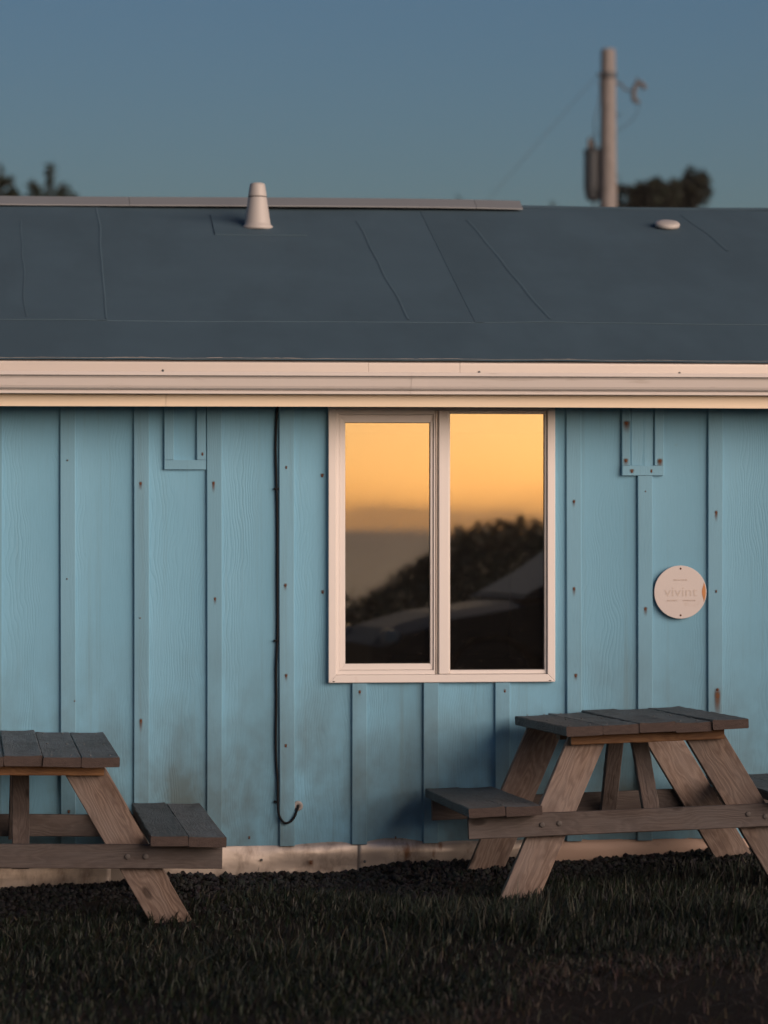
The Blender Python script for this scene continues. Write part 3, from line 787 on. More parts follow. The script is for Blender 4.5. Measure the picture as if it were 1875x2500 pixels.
text('PROTECTED BY', 0.0085, 0.0, 0.051, M['print'], 'sign_line', 1.0)
text('SECURITY', 0.0090, -0.035, -0.036, M['print'], 'sign_line', 1.15)
text('AUTOMATION', 0.0085, 0.037, -0.036, M['print'], 'sign_line', 1.0)
for z in (0.100, -0.098):
    s = MB().lathe([(0.0005, 0.0022), (0.003, 0.002), (0.0044, 0.0)], 12).build('sign_screw', M['rust'], sgn, smooth=True); s.location = (0.001, -0.0042, z); s.rotation_euler = (math.pi / 2, 0, 0)
a0 = [(0.1095 * math.cos(t), 0.1095 * math.sin(t)) for t in np.linspace(R(22), R(-22), 14)]
a1 = [(0.1095 * math.cos(t) - 0.016 * abs(math.sin(math.pi * i / 13)) ** 1.3 - 0.0006, 0.1095 * math.sin(t)) for i, t in enumerate(np.linspace(R(22), R(-22), 14))]
MB().prism(a0 + a1[::-1], -0.0050, -0.0043).build('sign_edge_print', M['print_orange'], sgn)

# ------------------------------------------------------------------ picnic tables
def plank_mesh(name, L, w, t, seed, wob=0.002, chip=0.0015, bev=0.004, n=18):
    """plank along local X, top at z=0; slightly cupped, worn edges"""
    g2 = np.random.default_rng(seed); v = []; f = []
    hy = w / 2
    prof = [(-hy, -t + bev), (-hy, -bev), (-hy + bev, 0), (-hy * 0.4, 0), (hy * 0.4, 0), (hy - bev, 0), (hy, -bev), (hy, -t + bev), (hy - bev, -t), (-hy + bev, -t)]
    k = len(prof); ph = g2.uniform(0, 6)
    for i in range(n + 1):
        x = -L / 2 + L * i / n
        for (y, z) in prof:
            cup = -0.0025 * (1 - (y / hy) ** 2) if z > -t / 2 else 0
            e = chip * g2.normal() if abs(y) > hy * 0.5 else 0
            v.append((x, y + 0.5 * e + wob * 0.6 * math.sin(x * 2.2 + ph), z + cup + e * 0.7 + wob * math.sin(x * 1.6 + ph * 2)))
    for i in range(n):
        for j in range(k):
            a = i * k + j; b = i * k + (j + 1) % k; f.append((a, b, b + k, a + k))
    f += [tuple(range(k)), tuple(range((n + 1) * k - 1, n * k - 1, -1))]
    me = mesh(name, v, f)
    me['ends'] = 1
    return me

PZ = 0.70
def put(o, origin, xdir, zdir):
    x = Vector(xdir).normalized(); z = Vector(zdir); z = (z - x * z.dot(x)).normalized(); y = z.cross(x)
    m = Matrix((x, y, z)).transposed().to_4x4(); m.translation = Vector(origin); o.matrix_local = m

def picnic_table(label, pos, yaw, pitch, roll, L, seat_in, legs, cleat, seed):
    root = bpy.data.objects.new('picnic_table', None); C.objects.link(root)
    root.rotation_mode = 'YXZ'; root.rotation_euler = (R(pitch), R(roll), R(yaw))
    rm = root.rotation_euler.to_matrix()
    root.location = Vector(pos) + rm @ Vector((0, 0, -PZ))
    tag(root, label, 'picnic table', 'picnic tables in front of the cabin')
    g2 = np.random.default_rng(seed)
    y0, y1 = 0.0, L
    def board(name, a, b, w, t, face, mat, wob=0.0012, chip=0.0008, bev=0.003):
        """board whose centre line of its outer face runs a->b, face = outward normal"""
        a, b = Vector(a), Vector(b); ln = (b - a).length
        o = link(name, plank_mesh(name, ln, w, t, int(g2.integers(1e6)), wob, chip, bev), mat, root)
        put(o, (a + b) / 2, b - a, face)
        if mat is M['topwood']:
            o.data.materials.append(M['endgrain'])
            for pl in o.data.polygons:
                if abs(pl.normal.x) > 0.8: pl.material_index = 1
        return o
    for i in range(5):                                   # top
        x = (-2 + i) * 0.143
        dz = g2.normal(0, 0.0022); e0, e1 = g2.uniform(-0.004, 0.008), g2.uniform(-0.012, 0.012)
        o = board('top_plank', (x, y0 + e0, PZ + dz), (x, y1 + e1, PZ + dz + g2.normal(0, 0.003)), 0.1412, 0.038, (g2.normal(0, 0.008), 0, 1), M['topwood'], 0.0012, 0.0013, 0.0035)
    for s in (-1, 1):
        for i in range(2):                               # seats
            x = s * (seat_in + 0.0715 + 0.143 * i)
            dz = g2.normal(0, 0.002)
            board('seat_plank', (x, y0 + g2.uniform(-0.006, 0.006), PZ - 0.294 + dz), (x, y1 + g2.uniform(-0.01, 0.01), PZ - 0.294 + dz), 0.1412, 0.038, (g2.normal(0, 0.007), 0, 1), M['topwood'], 0.0012, 0.0013, 0.0035)
    for i in range(5):
        for yy in (0.105, L / 2, L - 0.105):
            for dx_ in (-0.036, 0.036):
                sc_ = MB().lathe([(0.0005, 0.0008), (0.0042, 0.0006), (0.0048, -0.002)], 8).build('screw', M['nail'], root)
                sc_.location = ((-2 + i) * 0.143 + dx_ + g2.normal(0, 0.004), yy + g2.normal(0, 0.006), PZ - 0.0005)
    zb = PZ - 0.334 - 0.0445
    out = seat_in + 0.276
    for end, sgn_ in ((y0, 1), (y1, -1)):
        yc = end + sgn_ * 0.085                          # outer face of cleat and beam
        fn = (0, -sgn_, 0)
        board('cleat', (cleat[0], yc, PZ - 0.040 - 0.018), (cleat[1], yc, PZ - 0.040 - 0.018), 0.036, 0.038, fn, M['cleatwood'])
        bm_ = board('seat_beam', (-out, yc, zb), (out, yc, zb), 0.089, 0.038, fn, M['beamwood'])
        yl = yc + sgn_ * 0.0395
        for s, sl in ((-1, legs[0]), (1, legs[1])):
            # leg centre line: passes below the cleat end; horizontal half width wl
            wl = 0.07 * math.sqrt(1 + sl * sl)
            xt = (cleat[1] if s > 0 else cleat[0]) - s * wl - s * 0.001
            ztop, zbot = PZ - 0.0425, 0.0
            xa = xt - s * sl * 0.0355 * 0 ; xb = xt + s * sl * (ztop - zbot)
            # sheared board with level cuts top and bottom
            ca = math.cos(math.atan(sl)); th = 0.038
            mb = MB()
            p = [(xa - wl, ztop), (xa + wl, ztop), (xb + wl, zbot), (xb - wl, zbot)]
            # local frame with x along the leg
            d = Vector((xb - xa, 0, zbot - ztop)); ln = d.length; d.normalize()
            nrm = Vector(fn); yy = nrm.cross(d)
            mid = Vector(((xa + xb) / 2, yl, (ztop + zbot) / 2))
            loc = []
            for (px, pz) in p:
                q = Vector((px, yl, pz)) - mid
                loc.append((q.dot(d), q.dot(yy)))
            vv = [(lx, ly, 0) for lx, ly in loc] + [(lx, ly, -th) for lx, ly in loc]
            mb.add(vv, [(0, 1, 2, 3), (7, 6, 5, 4), (0, 4, 5, 1), (1, 5, 6, 2), (2, 6, 7, 3), (3, 7, 4, 0)])
            o = mb.build('leg', M['legwood'], root, 0.0025)
            put(o, mid, d, nrm)
            xm = xa + s * sl * (ztop - zb)
            for k in (-0.034, 0.034):
                bt = MB().lathe([(0.0105, -0.002), (0.0105, 0.0012), (0.0085, 0.002), (0.0005, 0.0022)], 14).build('bolt', M['bolt'], root, smooth=True)
                put(bt, (xm + k + s * 0.01, yc - sgn_ * 0.001, zb + g2.normal(0, 0.004)), (1, 0, 0), fn)
        # brace from the underside of the top to the beam
        ya = y0 + (0.34 * L if sgn_ > 0 else 0.66 * L); yb_ = yc + sgn_ * 0.041
        board('brace', (0, ya - sgn_ * 0.03, PZ - 0.042), (0, yb_, zb - 0.03), 0.065, 0.036, (0, -sgn_, -0.3), M['beamwood'])
    # centre cleat under the top
    board('cleat', (-0.29, L / 2 - 0.045, PZ - 0.042), (0.29, L / 2 - 0.045, PZ - 0.042), 0.089, 0.036, (0, 0, 1), M['cleatwood'])
    return root
picnic_table('weathered picnic table cut off by the left edge, dark plank top, bench facing the cable',
             (-1.512, -1.563, 0.593), 0.98, 0.21, 0.81, 1.43, 0.474, (0.58, 0.59), (-0.303, 0.303), 31)
picnic_table('weathered picnic table with splayed legs standing right of the window below the round sign',
             (0.915, -1.330, 0.688), 0.94, -1.04, -1.86, 1.22, 0.460, (0.475, 0.56), (-0.325, 0.280), 47)

# ------------------------------------------------------------------ gravel along the wall
def gravel():
    g2 = np.random.default_rng(17)
    base = [(1, 0, 0), (-1, 0, 0), (0, 1, 0), (0, -1, 0), (0, 0, 1), (0, 0, -1)]
    fc = np.array([(0, 2, 4), (2, 1, 4), (1, 3, 4), (3, 0, 4), (2, 0, 5), (1, 2, 5), (3, 1, 5), (0, 3, 5)])
    bm = bmesh.new(); bmesh.ops.create_icosphere(bm, subdivisions=1, radius=1)
    bv = np.array([v.co[:] for v in bm.verts]); bf = np.array([[v.index for v in f.verts] for f in bm.faces]); bm.free()
    n = 19000
    X = g2.uniform(-4.4, 4.4, n); t = g2.random(n)
    Y = -0.015 - (0.62 + 0.65 * sstep(0.7, -0.2, X)) * t ** 1.35
    depth = 0.020 * (1 - sstep(0.0, 0.75, -Y)) + 0.006 * np.sin(X * 6) + 0.006 * np.sin(X * 13 + 1)
    Z = zg(X, Y) + depth * g2.uniform(0.3, 1, n)
    S = g2.uniform(0.005, 0.0145, n)
    V = np.empty((n, len(bv), 3))
    for i in range(n):
        q = bv * (1 + g2.normal(0, 0.16, (len(bv), 1))) * S[i] * g2.uniform(0.6, 1.2, 3)
        a = g2.uniform(0, 6.28); c, s = math.cos(a), math.sin(a)
        q = q @ np.array([[c, -s, 0], [s, c, 0], [0, 0, 1]])
        V[i] = q + (X[i], Y[i], Z[i])
    F = (bf[None] + (np.arange(n) * len(bv))[:, None, None]).reshape(-1, 3)
    me = np_mesh('gravel', V.reshape(-1, 3), F)
    c = np.array([0.015, 0.016, 0.017]) * g2.uniform(0.3, 2.2, (n, 1)) + g2.normal(0, 0.002, (n, 3))
    tint(me, np.repeat(np.clip(c, 0.004, 1), len(bf), axis=0), 3)
    tag(link('gravel', me, M['gravel']), 'dark crushed stone along the foot of the blue wall', kind='stuff')
gravel()

# ------------------------------------------------------------------ grass
def field(x, y, s, a):
    return np.sin(x * s + a) * np.sin(y * s * 0.9 + a * 1.7) + 0.6 * np.sin(x * s * 2.3 + y * s * 1.1 + a * 3) + 0.4 * np.sin(x * s * 4.1 - y * s * 3.3 + a)
def grass(name, label, n, seed, xr, yr, hfun, dens, colfun, width=(0.0016, 0.0032), lean=0.5):
    g2 = np.random.default_rng(seed)
    X = g2.uniform(*xr, n); Y = g2.uniform(*yr, n)
    keep = g2.random(n) < dens(X, Y); X, Y = X[keep], Y[keep]; n = len(X)
    # gather blades in small tufts
    tx, ty = np.round(X / 0.045) * 0.045, np.round(Y / 0.045) * 0.045
    pull = g2.uniform(0, 0.6, n); X = X + (tx - X) * pull; Y = Y + (ty - Y) * pull
    Z = zg(X, Y) - 0.004
    H = hfun(X, Y) * g2.uniform(0.55, 1.35, n)
    a = g2.uniform(0, 2 * np.pi, n); ln = np.abs(g2.normal(0, lean, n)) + 0.12
    wind = np.stack([np.cos(a) * ln + 0.12, np.sin(a) * ln], 1)
    side = np.stack([-np.sin(a), np.cos(a)], 1)
    tw = g2.normal(0, 0.7, n); side = side * np.cos(tw)[:, None] + np.stack([np.cos(a), np.sin(a)], 1) * np.sin(tw)[:, None]
    W = g2.uniform(*width, n)
    B = np.stack([X, Y, Z], 1)
    def pt(t, w):
        off = wind * (H * t ** 1.9)[:, None] if np.ndim(t) else wind * (H * t ** 1.9)[:, None]
        z = H * t * (1 - 0.25 * np.minimum(ln, 1.6) * t)
        c = B + np.concatenate([off, z[:, None]], 1)
        sd = np.concatenate([side * (W * w)[:, None], np.zeros((n, 1))], 1)
        return c - sd, c + sd
    r = [pt(0.0, 1.0), pt(0.42, 0.95), pt(0.76, 0.6)]
    tip = pt(1.0, 0.0)[0]
    V = np.stack([r[0][0], r[0][1], r[1][0], r[1][1], r[2][0], r[2][1], tip], 1).reshape(-1, 3)
    i = np.arange(n)[:, None] * 7
    F = np.concatenate([i + np.array([[0, 1, 3]]), i + np.array([[0, 3, 2]]), i + np.array([[2, 3, 5]]), i + np.array([[2, 5, 4]]), i + np.array([[4, 5, 6]])], 1).reshape(-1, 3)
    me = np_mesh(name, V, F)
    tint(me, np.repeat(np.clip(colfun(n, g2), 0.003, 1), 5, axis=0), 3)
    return tag(link(name, me, M['grass']), label, kind='stuff')
def bare(x, y):   # bare soil: bottom right corner
    edge = -3.45 + 0.16 * np.sin(x * 3.1) + 0.08 * np.sin(x * 8.3 + 1) + 0.22 * sstep(0.2, 2.0, x) - 0.9 * sstep(0.4, -0.7, x)
    return sstep(0.30, -0.30, y - edge + 0.10 * np.sin(x * 17 + y * 11) + 0.08 * np.sin(x * 29 - y * 23))
def lawn_h(x, y):
    h = 0.040 + 0.012 * field(x, y, 3.1, 0.4)
    tuft = np.exp(-((x - 0.25) / 0.75) ** 2 - ((y + 2.15) / 0.55) ** 2) * 0.045 + np.exp(-((x + 0.75) / 0.5) ** 2 - ((y + 2.7) / 0.3) ** 2) * 0.03 + np.exp(-((x - 1.1) / 0.5) ** 2 - ((y + 2.4) / 0.5) ** 2) * 0.03
    return np.clip(h + tuft * (0.7 + 0.5 * field(x, y, 6.3, 1.2)), 0.016, 0.12)
def lawn_d(x, y):
    d = 0.55 + 0.30 * field(x, y, 2.2, 2.0)
    near_wall = sstep(-0.38, -0.85, y + 0.12 * np.sin(x * 2.7) - 0.22 * sstep(0.6, 1.2, x) + 0.42 * sstep(0.5, -0.3, x)) + 0.05 * sstep(-0.3, -0.6, y)
    return np.clip(d, 0.22, 1) * near_wall * (1 - bare(x, y))
def lawn_c(n, g2):
    c = np.array([0.009, 0.014, 0.008]) * g2.uniform(0.4, 1.5, (n, 1))
    dry = g2.random(n) < 0.03
    c[dry] = np.array([0.06, 0.055, 0.038]) * g2.uniform(0.5, 1.2, (dry.sum(), 1))
    return c + g2.normal(0, 0.003, (n, 3))
grass('grass', 'short dark lawn grass in front of the cabin', 190000, 5, (-2.6, 2.6), (-4.9, -0.2), lawn_h, lawn_d, lawn_c)
def tall_h(x, y): return lawn_h(x, y) * 1.55 + 0.022
def tall_d(x, y): return np.clip(0.03 + (lawn_h(x, y) - 0.050) * 26, 0.015, 1) * lawn_d(x, y)
def tall_c(n, g2):
    c = np.array([0.024, 0.036, 0.022]) * g2.uniform(0.4, 1.5, (n, 1)); dry = g2.random(n) < 0.22
    c[dry] = np.array([0.075, 0.068, 0.048]) * g2.uniform(0.5, 1.2, (dry.sum(), 1)); return c
grass('tall_grass', 'longer pale grass blades standing in tufts above the lawn', 26000, 12, (-2.4, 2.4), (-4.9, -0.3), tall_h, tall_d, tall_c, (0.0010, 0.0019), 0.75)
def straw_d(x, y):
    e = bare(x, y); return np.clip(3 * e * (1 - e) + 0.12 * e, 0, 1) * 0.7
def straw_c(n, g2): return np.array([0.060, 0.046, 0.037]) * g2.uniform(0.35, 1.3, (n, 1)) + g2.normal(0, 0.005, (n, 3))
grass('dead_grass', 'pale dead grass at the edge of the bare soil in the foreground', 60000, 9, (-2.0, 2.4), (-4.9, -2.9), lambda x, y: 0.045 + 0 * x, straw_d, straw_c, (0.0010, 0.0020), 1.3)

# ------------------------------------------------------------------ utility pole
PX, PY = 8.86, 44.4
pole = tag(empty('utility_pole', (PX, PY, 0)), 'pale wooden utility pole with a transformer, rising behind the roof', 'utility pole')
def local(o): o.parent = pole; return o
pz = [0, 3, 6, 7.1, 8.5, 9.88, 9.93]; pr = [0.19, 0.178, 0.163, 0.155, 0.142, 0.128, 0.118]
pp = MB().lathe(list(zip(pr, pz)), 28).mesh('pole')
# grain runs along local X: build lying and stand it up
pp.transform(Matrix.Rotation(R(90), 4, 'Y')); po = link('pole_shaft', pp, M['pole'], pole, True); po.rotation_euler = (0, R(-90), 0)
pp.update()
local(MB().lathe([(0.148, 9.40), (0.152, 9.41), (0.152, 9.50), (0.148, 9.51)], 24).build('pole_band', M['wire'], smooth=True))
local(MB().tube([(-0.13, -0.06, 9.45), (-0.20, -0.10, 9.46)], 0.03, 8).build('guy_clamp', M['wire']))
tk = local(MB().lathe([(0.06, 7.22), (0.13, 7.26), (0.150, 7.36), (0.160, 7.42), (0.168, 7.46), (0.168, 8.08), (0.180, 8.09), (0.180, 8.13), (0.12, 8.17), (0.0005, 8.18)], 28, (-0.235, 0.20, 0)).build('transformer', M['tank'], smooth=False))
for k, xo in ((0, -0.24), (1, -0.33)):
    b = MB().lathe([(0.022, 8.15), (0.045, 8.18), (0.028, 8.21), (0.045, 8.24), (0.028, 8.27), (0.040, 8.30), (0.015, 8.34), (0.012, 8.36 + 0.06 * (1 - k))], 12, (xo, 0.16 - 0.1 * k, 0)).build('bushing', M['insul'], tk, smooth=True)
for z in (7.55, 7.98):
    MB().box(-0.20, 0.0, 0.05, 0.12, z - 0.03, z + 0.03).build('tank_bracket', M['wire'], tk)
local(MB().tube(smooth_path([(-0.22, 0.10, 8.42), (-0.24, 0.0, 8.7), (-0.17, -0.06, 9.0), (-0.15, -0.05, 9.4)]), 0.009, 6).build('lead_wire', M['wire']))
local(MB().tube(smooth_path([(-0.20, 0.1, 7.24), (-0.30, 0.05, 7.0), (-0.22, 0.0, 6.7), (-0.18, 0, 6.2)]), 0.016, 6).build('lead_wire', M['wire']))
# bracket and C-shaped cutout on the right
local(MB().tube([(0.12, -0.02, 9.33), (0.24, -0.03, 9.30), (0.30, -0.03, 9.20), (0.44, -0.03, 9.19)], [0.03, 0.022, 0.02, 0.02], 8).build('bracket', M['wire']))
ct = smooth_path([(0.66, -0.03, 9.22), (0.62, -0.03, 9.30), (0.54, -0.03, 9.325), (0.485, -0.03, 9.25), (0.455, -0.03, 9.13), (0.475, -0.03, 9.02), (0.56, -0.03, 8.985)], 5)
local(MB().tube(ct, [0.040 + 0.014 * (i % 3 == 0) - 0.012 * (i > len(ct) - 4) for i in range(len(ct))], 10).build('fuse_cutout', M['insul'], smooth=True))
local(MB().tube([(0.52, -0.03, 9.33), (0.52, -0.03, 9.43)], 0.018, 8).build('cutout_terminal', M['wire']))
local(MB().tube(smooth_path([(0.57, -0.03, 8.98), (0.50, 0, 8.75), (0.30, 0.05, 8.55), (0.05, 0.18, 8.42), (-0.24, 0.16, 8.42)]), 0.006, 6).build('lead_wire', M['wire']))
local(MB().tube([(-0.20, -0.10, 9.46), (-4.2, -0.1, 4.9), (-8.4, -0.1, -0.03)], 0.0045, 6).build('guy_wire', M['wire']))
for k in range(7):
    z = 6.0 + 0.55 * k; s = 1 if k % 2 else -1
    local(MB().tube([(s * 0.12, -0.06, z), (s * 0.22, -0.10, z)], 0.010, 6).build('pole_step', M['wire']))

# ------------------------------------------------------------------ trees behind the cabin
def conifer(label, x, y, h, seed, spread, tiers, needle=0.13, cnt=130, up=0.35, tip=None):
    g2 = np.random.default_rng(seed)
    z0 = float(zg(x, y))
    root = tag(empty('conifer', (x, y, z0)), label, 'tree', 'trees behind the cabin')
    MB().tube([(0, 0, 0), (0.03, 0, h * 0.4), (0.0, 0.02, h * 0.8), (0, 0, h * 0.985)], [h * 0.024, h * 0.017, h * 0.006, 0.012], 10).build('trunk', M['bark'], root, smooth=True)
    P = []; limbs = MB()
    for (zf, ln, n, rise) in tiers:
        a0 = g2.uniform(0, 6.28)
        for k in range(n):
            a = a0 + 6.28 * k / n + g2.normal(0, 0.2); l = ln * g2.uniform(0.75, 1.15); z = zf * h + g2.normal(0, 0.01) * h
            rs = rise + g2.normal(0, 0.08)
            pts = [(0, 0, z), (math.cos(a) * l * 0.5, math.sin(a) * l * 0.5, z + l * 0.5 * rs * 0.7), (math.cos(a) * l, math.sin(a) * l, z + l * rs)]
            limbs.tube(pts, [0.012 * h * 0.1 + 0.01, 0.010, 0.004], 5, False)
            m = int(cnt * (0.4 + l))
            t = g2.uniform(0.1, 1.02, m) ** 0.8
            q = np.stack([np.cos(a) * l * t, np.sin(a) * l * t, z + l * t * rs * (0.7 + 0.3 * t)], 1) + g2.normal(0, 1, (m, 3)) * np.array([0.10, 0.10, 0.07]) * l * 0.9 + 0
            P.append(q)
    for (xx, zz, rad, m) in (tip or []):
        P.append(np.stack([xx + g2.normal(0, rad, m), g2.normal(0, rad, m), zz + g2.normal(0, rad * 1.2, m)], 1))
    m = 90; t = g2.uniform(0.90, 1.0, m)
    P.append(np.stack([g2.normal(0, 0.035, m), g2.normal(0, 0.035, m), t * h - 0.04], 1))
    P = np.concatenate(P)
    limbs.build('branches', M['bark'], root)
    V, F = leaf_quads(P, needle, up, 3.0, seed)
    me = np_mesh('crown', V, F)
    c = np.array([0.018, 0.026, 0.015]) * g2.uniform(0.45, 1.5, (len(F), 1)) + g2.normal(0, 0.002, (len(F), 3))
    tint(me, np.clip(c, 0.003, 1), 4)
    link('crown', me, M['leaf'], root)
    return root
low = [(0.30, 1.9, 7, -0.1), (0.40, 1.7, 7, -0.05), (0.50, 1.45, 7, 0), (0.60, 1.25, 6, 0.1), (0.70, 1.0, 6, 0.2), (0.78, 0.85, 6, 0.3), (0.84, 0.72, 6, 0.4)]
conifer('conifer with two upswept branches beside a single leader, second from the left edge', -0.92, 66.6, 10.2, 2, 1.0,
        low + [(0.885, 0.56, 5, 0.5)], tip=[(-0.34, 9.52, 0.07, 90), (-0.46, 9.64, 0.05, 60), (0.30, 9.52, 0.06, 80), (0.38, 9.62, 0.04, 40), (-0.2, 9.38, 0.09, 120), (0.15, 9.35, 0.1, 140), (0.0, 10.02, 0.055, 80), (-0.02, 9.75, 0.05, 70), (0.36, 9.24, 0.08, 70)])
conifer('dark conifer cut off by the left edge above the ridge cap', -2.10, 66.7, 10.3, 4, 1.0, low + [(0.885, 0.52, 6, 0.35), (0.93, 0.36, 5, 0.4)], tip=[(0.25, 9.35, 0.1, 120), (0.32, 9.55, 0.05, 50), (0.1, 9.8, 0.06, 60)])
for (x, y, h, sd, lb) in ((10.95, 80.4, 10.72, 6, 'small dark treetop poking over the end of the ridge cap'),
                          (9.95, 80.5, 10.63, 8, 'tiny faint treetop over the ridge cap, left of the other small treetop'),
                          (13.60, 80.1, 10.66, 9, 'tiny treetop between the ridge cap end and the utility pole')):
    conifer(lb, x, y, h, sd, 0.6, [(0.4, 1.2, 6, 0), (0.55, 1.0, 6, 0.1), (0.70, 0.75, 6, 0.2), (0.82, 0.5, 6, 0.3), (0.90, 0.3, 5, 0.4), (0.955, 0.16, 4, 0.4)], 0.11, 90)

def clump_tree(label, x, y, base_z, blobs, seed, trunk_h):
    """wind trimmed dense tree: leaves filling several lobes"""
    g2 = np.random.default_rng(seed); z0 = float(zg(x, y))
    root = tag(empty('wind_trimmed_tree', (x, y, z0)), label, 'tree', 'trees behind the cabin')
    tr = MB().tube([(0, 0, 0), (0.1, 0, trunk_h * 0.5), (0.0, 0, trunk_h)], [0.24, 0.18, 0.08], 10)
    for (bx, by, bz, rx, rz, n) in blobs[::2]:
        tr.tube([(0, 0, trunk_h * 0.6), (bx * 0.6, by * 0.6, (trunk_h * 0.6 + bz) / 2), (bx, by, bz)], [0.09, 0.06, 0.02], 6, False)
    tr.build('trunk', M['bark'], root, smooth=True)
    P = []
    for (bx, by, bz, rx, rz, n) in blobs:
        d = g2.normal(size=(n, 3)); d /= np.linalg.norm(d, axis=1, keepdims=True)
        r = g2.uniform(0.35, 1.0, n) ** 0.5
        P.append(np.stack([bx + d[:, 0] * r * rx, by + d[:, 1] * r * rx, bz + d[:, 2] * r * rz], 1))
    P = np.concatenate(P)
    V, F = leaf_quads(P, 0.17, 0.7, 3.0, seed)
    me = np_mesh('crown', V, F)
    c = np.array([0.017, 0.022, 0.013]) * g2.uniform(0.4, 1.5, (len(F), 1)) + g2.normal(0, 0.002, (len(F), 3))
    tint(me, np.clip(c, 0.003, 1), 4); link('crown', me, M['leaf'], root)
g2 = np.random.default_rng(77)
bl = []
for k in range(15):
    bx = -0.86 + 1.75 * (k % 8) / 7 + g2.normal(0, 0.05)
    bl.append((bx, g2.normal(0, 0.4), 10.03 + 0.16 * math.sin(k * 2.1) + (0.22 if 0.4 < bx < 0.8 else 0), 0.27, 0.46, 650))
for k in range(14): bl.append((g2.uniform(-0.9, 0.9), g2.normal(0, 0.6), g2.uniform(7.6, 9.4), 0.7, 0.7, 420))
for (bx, bz) in ((-0.75, 10.36), (-0.1, 10.34), (0.25, 10.38), (0.52, 10.68), (0.56, 10.82), (0.82, 10.45)):
    bl.append((bx, 0, bz, 0.14, 0.2, 90))
clump_tree('dark flat topped dense tree right of the utility pole', 15.95, 74.8, 0, bl, 5, 8.6)
clump_tree('small dark rounded treetop wedged between the pole and the flat topped tree', 14.72, 74.95, 0,
           [(0, 0, 10.05, 0.30, 0.42, 500), (-0.15, 0, 9.6, 0.5, 0.5, 500), (0.1, 0, 9.0, 0.6, 0.6, 500), (0, 0, 8.4, 0.7, 0.6, 400)], 6, 8.2)

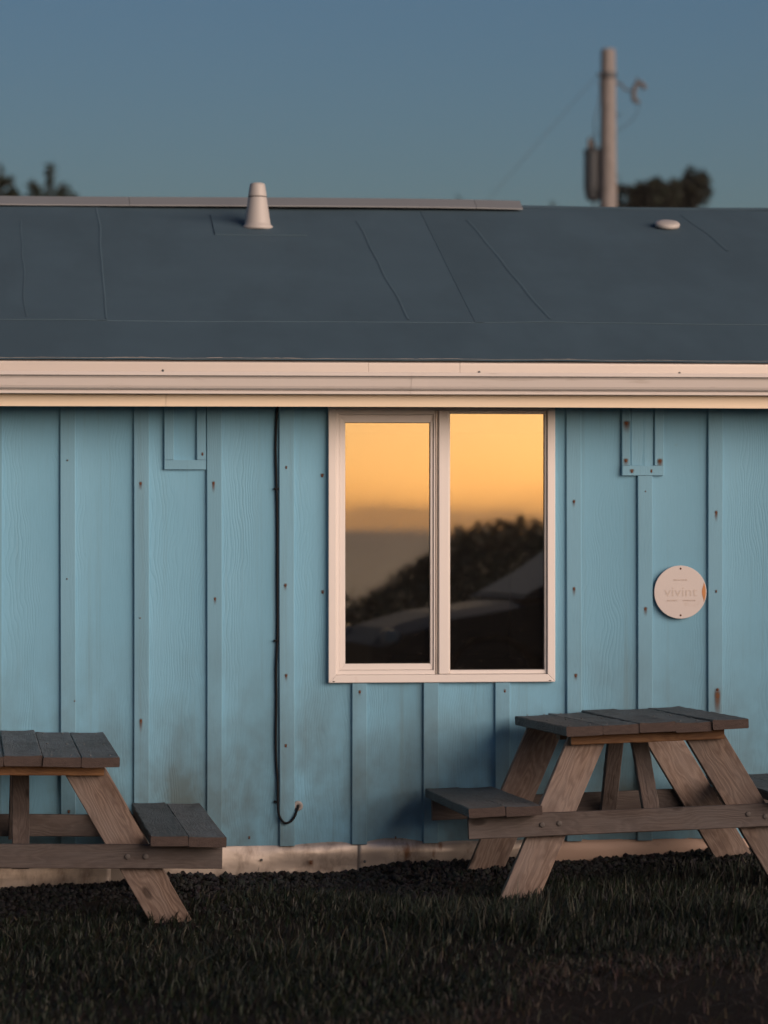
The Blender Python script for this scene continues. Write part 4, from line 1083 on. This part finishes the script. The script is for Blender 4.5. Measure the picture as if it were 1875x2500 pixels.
# ------------------------------------------------------------------ parked car seen in the glass
def car(label, loc, rotz):
    root = tag(empty('parked_car', loc, (0, 0, rotz)), label, 'car')
    HW = 0.88
    # side profile (x forward, z up); body lofted across width with tumblehome
    prof = [(-2.25, 0.42), (-2.28, 0.62), (-2.22, 0.88), (-2.0, 0.97), (-1.55, 1.00), (-0.95, 1.01), (0.75, 0.97), (1.05, 0.95), (1.75, 0.86), (2.15, 0.74), (2.28, 0.60), (2.26, 0.38),
            (1.86, 0.30), (1.80, 0.52), (1.60, 0.66), (1.38, 0.68), (1.14, 0.62), (0.98, 0.42), (0.95, 0.26), (-0.98, 0.26), (-1.02, 0.45), (-1.18, 0.62), (-1.42, 0.68), (-1.64, 0.64), (-1.82, 0.48), (-1.88, 0.30)]
    k = len(prof); v = []; f = []; ys = [-HW, -HW + 0.05, -0.5, 0.5, HW - 0.05, HW]
    for yy in ys:
        e = abs(yy) / HW
        for x, z in prof:
            sc_ = 1 - 0.035 * e ** 4; zz = z - (0.05 * e ** 3 if z > 0.7 else 0)
            v.append((x * sc_, yy, zz))
    for i in range(len(ys) - 1):
        for j in range(k):
            a = i * k + j; b = i * k + (j + 1) % k; f.append((a, b, b + k, a + k))
    f += [tuple(range(k)), tuple(range(len(ys) * k - 1, (len(ys) - 1) * k - 1, -1))]
    MB().add(v, f).build('body', M['carpaint'], root, 0.0)
    gh = [(-1.75, 0.99), (-1.05, 1.38), (-0.6, 1.45), (0.0, 1.455), (0.35, 1.41), (1.10, 0.955)]
    v = []; f = []; n = len(gh)
    for yy, t in ((-0.80, 0), (-0.60, 1), (0.60, 1), (0.80, 0)):
        for i, (x, z) in enumerate(gh): v.append((x, yy if 0 else (yy if t else yy), z if t else 0.96 + (z - 0.96) * (0.0 if i in (0, n - 1) else 0.02)))
    # lower ring at waist, upper ring at roof
    v = [(x, -0.80, 0.965) for x, z in gh] + [(x, -0.585 - 0.2 * (1 - (z - 0.955) / 0.5), z) for x, z in gh] + [(x, 0.585 + 0.2 * (1 - (z - 0.955) / 0.5), z) for x, z in gh] + [(x, 0.80, 0.965) for x, z in gh]
    for r_ in range(3):
        for i in range(n - 1):
            a = r_ * n + i; f.append((a, a + 1, a + n + 1, a + n))
    MB().add(v, f).build('cabin_roof', M['carpaint'], root)
    for s in (-1, 1):
        y_ = lambda z: s * (0.585 + 0.2 * (1 - (z - 0.955) / 0.5) + 0.006)
        for poly in ([(-1.45, 1.02), (-0.95, 1.36), (-0.35, 1.40), (-0.35, 1.02)], [(-0.27, 1.02), (-0.27, 1.40), (0.25, 1.385), (0.86, 1.02)]):
            vv = [(x, y_(z), z) for x, z in poly]; vv += [(x, y - s * 0.012, z) for x, y, z in vv]
            MB().add(vv, [(0, 1, 2, 3), (7, 6, 5, 4)] + [(i, i + 4, (i + 1) % 4 + 4, (i + 1) % 4) for i in range(4)]).build('side_window', M['carglass'], root)
        for x in (-1.42, 1.38):
            w = MB().lathe([(0.20, -0.10), (0.30, -0.105), (0.325, -0.08), (0.325, 0.08), (0.30, 0.105), (0.20, 0.10)], 28).build('tyre', M['tyre'], root, smooth=True)
            w.location = (x, s * 0.78, 0.325); w.rotation_euler = (math.pi / 2, 0, 0)
            MB().lathe([(0.205, -0.07), (0.205, 0.085), (0.16, 0.07), (0.05, 0.088), (0.0005, 0.09)], 20).build('rim', M['rim'], w, smooth=True)
        MB().box(2.12, 2.235, s * 0.72 - 0.14, s * 0.72 + 0.08, 0.62, 0.73).build('headlight', M['lamp'], root, 0.02, 2)
        MB().box(-2.265, -2.16, s * 0.68 - 0.13, s * 0.68 + 0.1, 0.72, 0.85).build('tail_light', M['rust'], root, 0.02, 2)
        MB().box(0.55, 0.78, s * 0.93 - 0.08, s * 0.93 + 0.08, 0.98, 1.10).build('mirror', M['carpaint'], root, 0.02, 2)
    for nm, a, b in (('windscreen', (0.40, 1.395), (1.05, 0.985)), ('rear_window', (-1.68, 1.03), (-1.10, 1.36))):
        nx_, nz_ = -(b[1] - a[1]), (b[0] - a[0]); l = math.hypot(nx_, nz_); nx_, nz_ = nx_ / l * 0.008, nz_ / l * 0.008
        w0, w1 = 0.57 + 0.17 * (1 - (a[1] - 0.955) / 0.5), 0.57 + 0.17 * (1 - (b[1] - 0.955) / 0.5)
        vv = [(a[0] + nx_, -w0, a[1] + nz_), (a[0] + nx_, w0, a[1] + nz_), (b[0] + nx_, w1, b[1] + nz_), (b[0] + nx_, -w1, b[1] + nz_)]
        vv += [(x - nx_ * 1.5, y, z - nz_ * 1.5) for x, y, z in vv]
        MB().add(vv, [(0, 1, 2, 3), (7, 6, 5, 4)] + [(i, i + 4, (i + 1) % 4 + 4, (i + 1) % 4) for i in range(4)]).build(nm, M['carglass'], root)
    return root
car('dark parked car seen only as a reflection low in the window', (3.35, -12.6, float(zg(3.35, -12.6)) + 0.002), R(180 - 8))

# a sleeve over the gutter joint and hanger straps
for x in (0.1, -2.6, 2.7):
    MB().sweep_x([(y - 0.0012, z) for y, z in gp[:13]] + [(y + 0.0004, z) for y, z in gp[:13]][::-1], x - 0.03, x + 0.03, 2, gj).build('gutter_sleeve', M['gutter'], cabin)

# ------------------------------------------------------------------ sea haze
hz = MB().box(-4300, 4300, -4300, 2700, -12.6, 12.4).build('haze', None)
hm = bpy.data.materials.new('sea_haze'); hm.use_nodes = True
ht = hm.node_tree; ht.nodes.remove(ht.nodes['Principled BSDF'])
pv = ht.nodes.new('ShaderNodeVolumePrincipled'); pv.inputs['Color'].default_value = (0.86, 0.78, 0.72, 1); pv.inputs['Density'].default_value = 0.00034
ht.links.new(pv.outputs[0], ht.nodes['Material Output'].inputs['Volume'])
hz.data.materials.clear(); hz.data.materials.append(hm)
tag(hz, 'thin sea haze softening the horizon reflected in the window', kind='stuff')
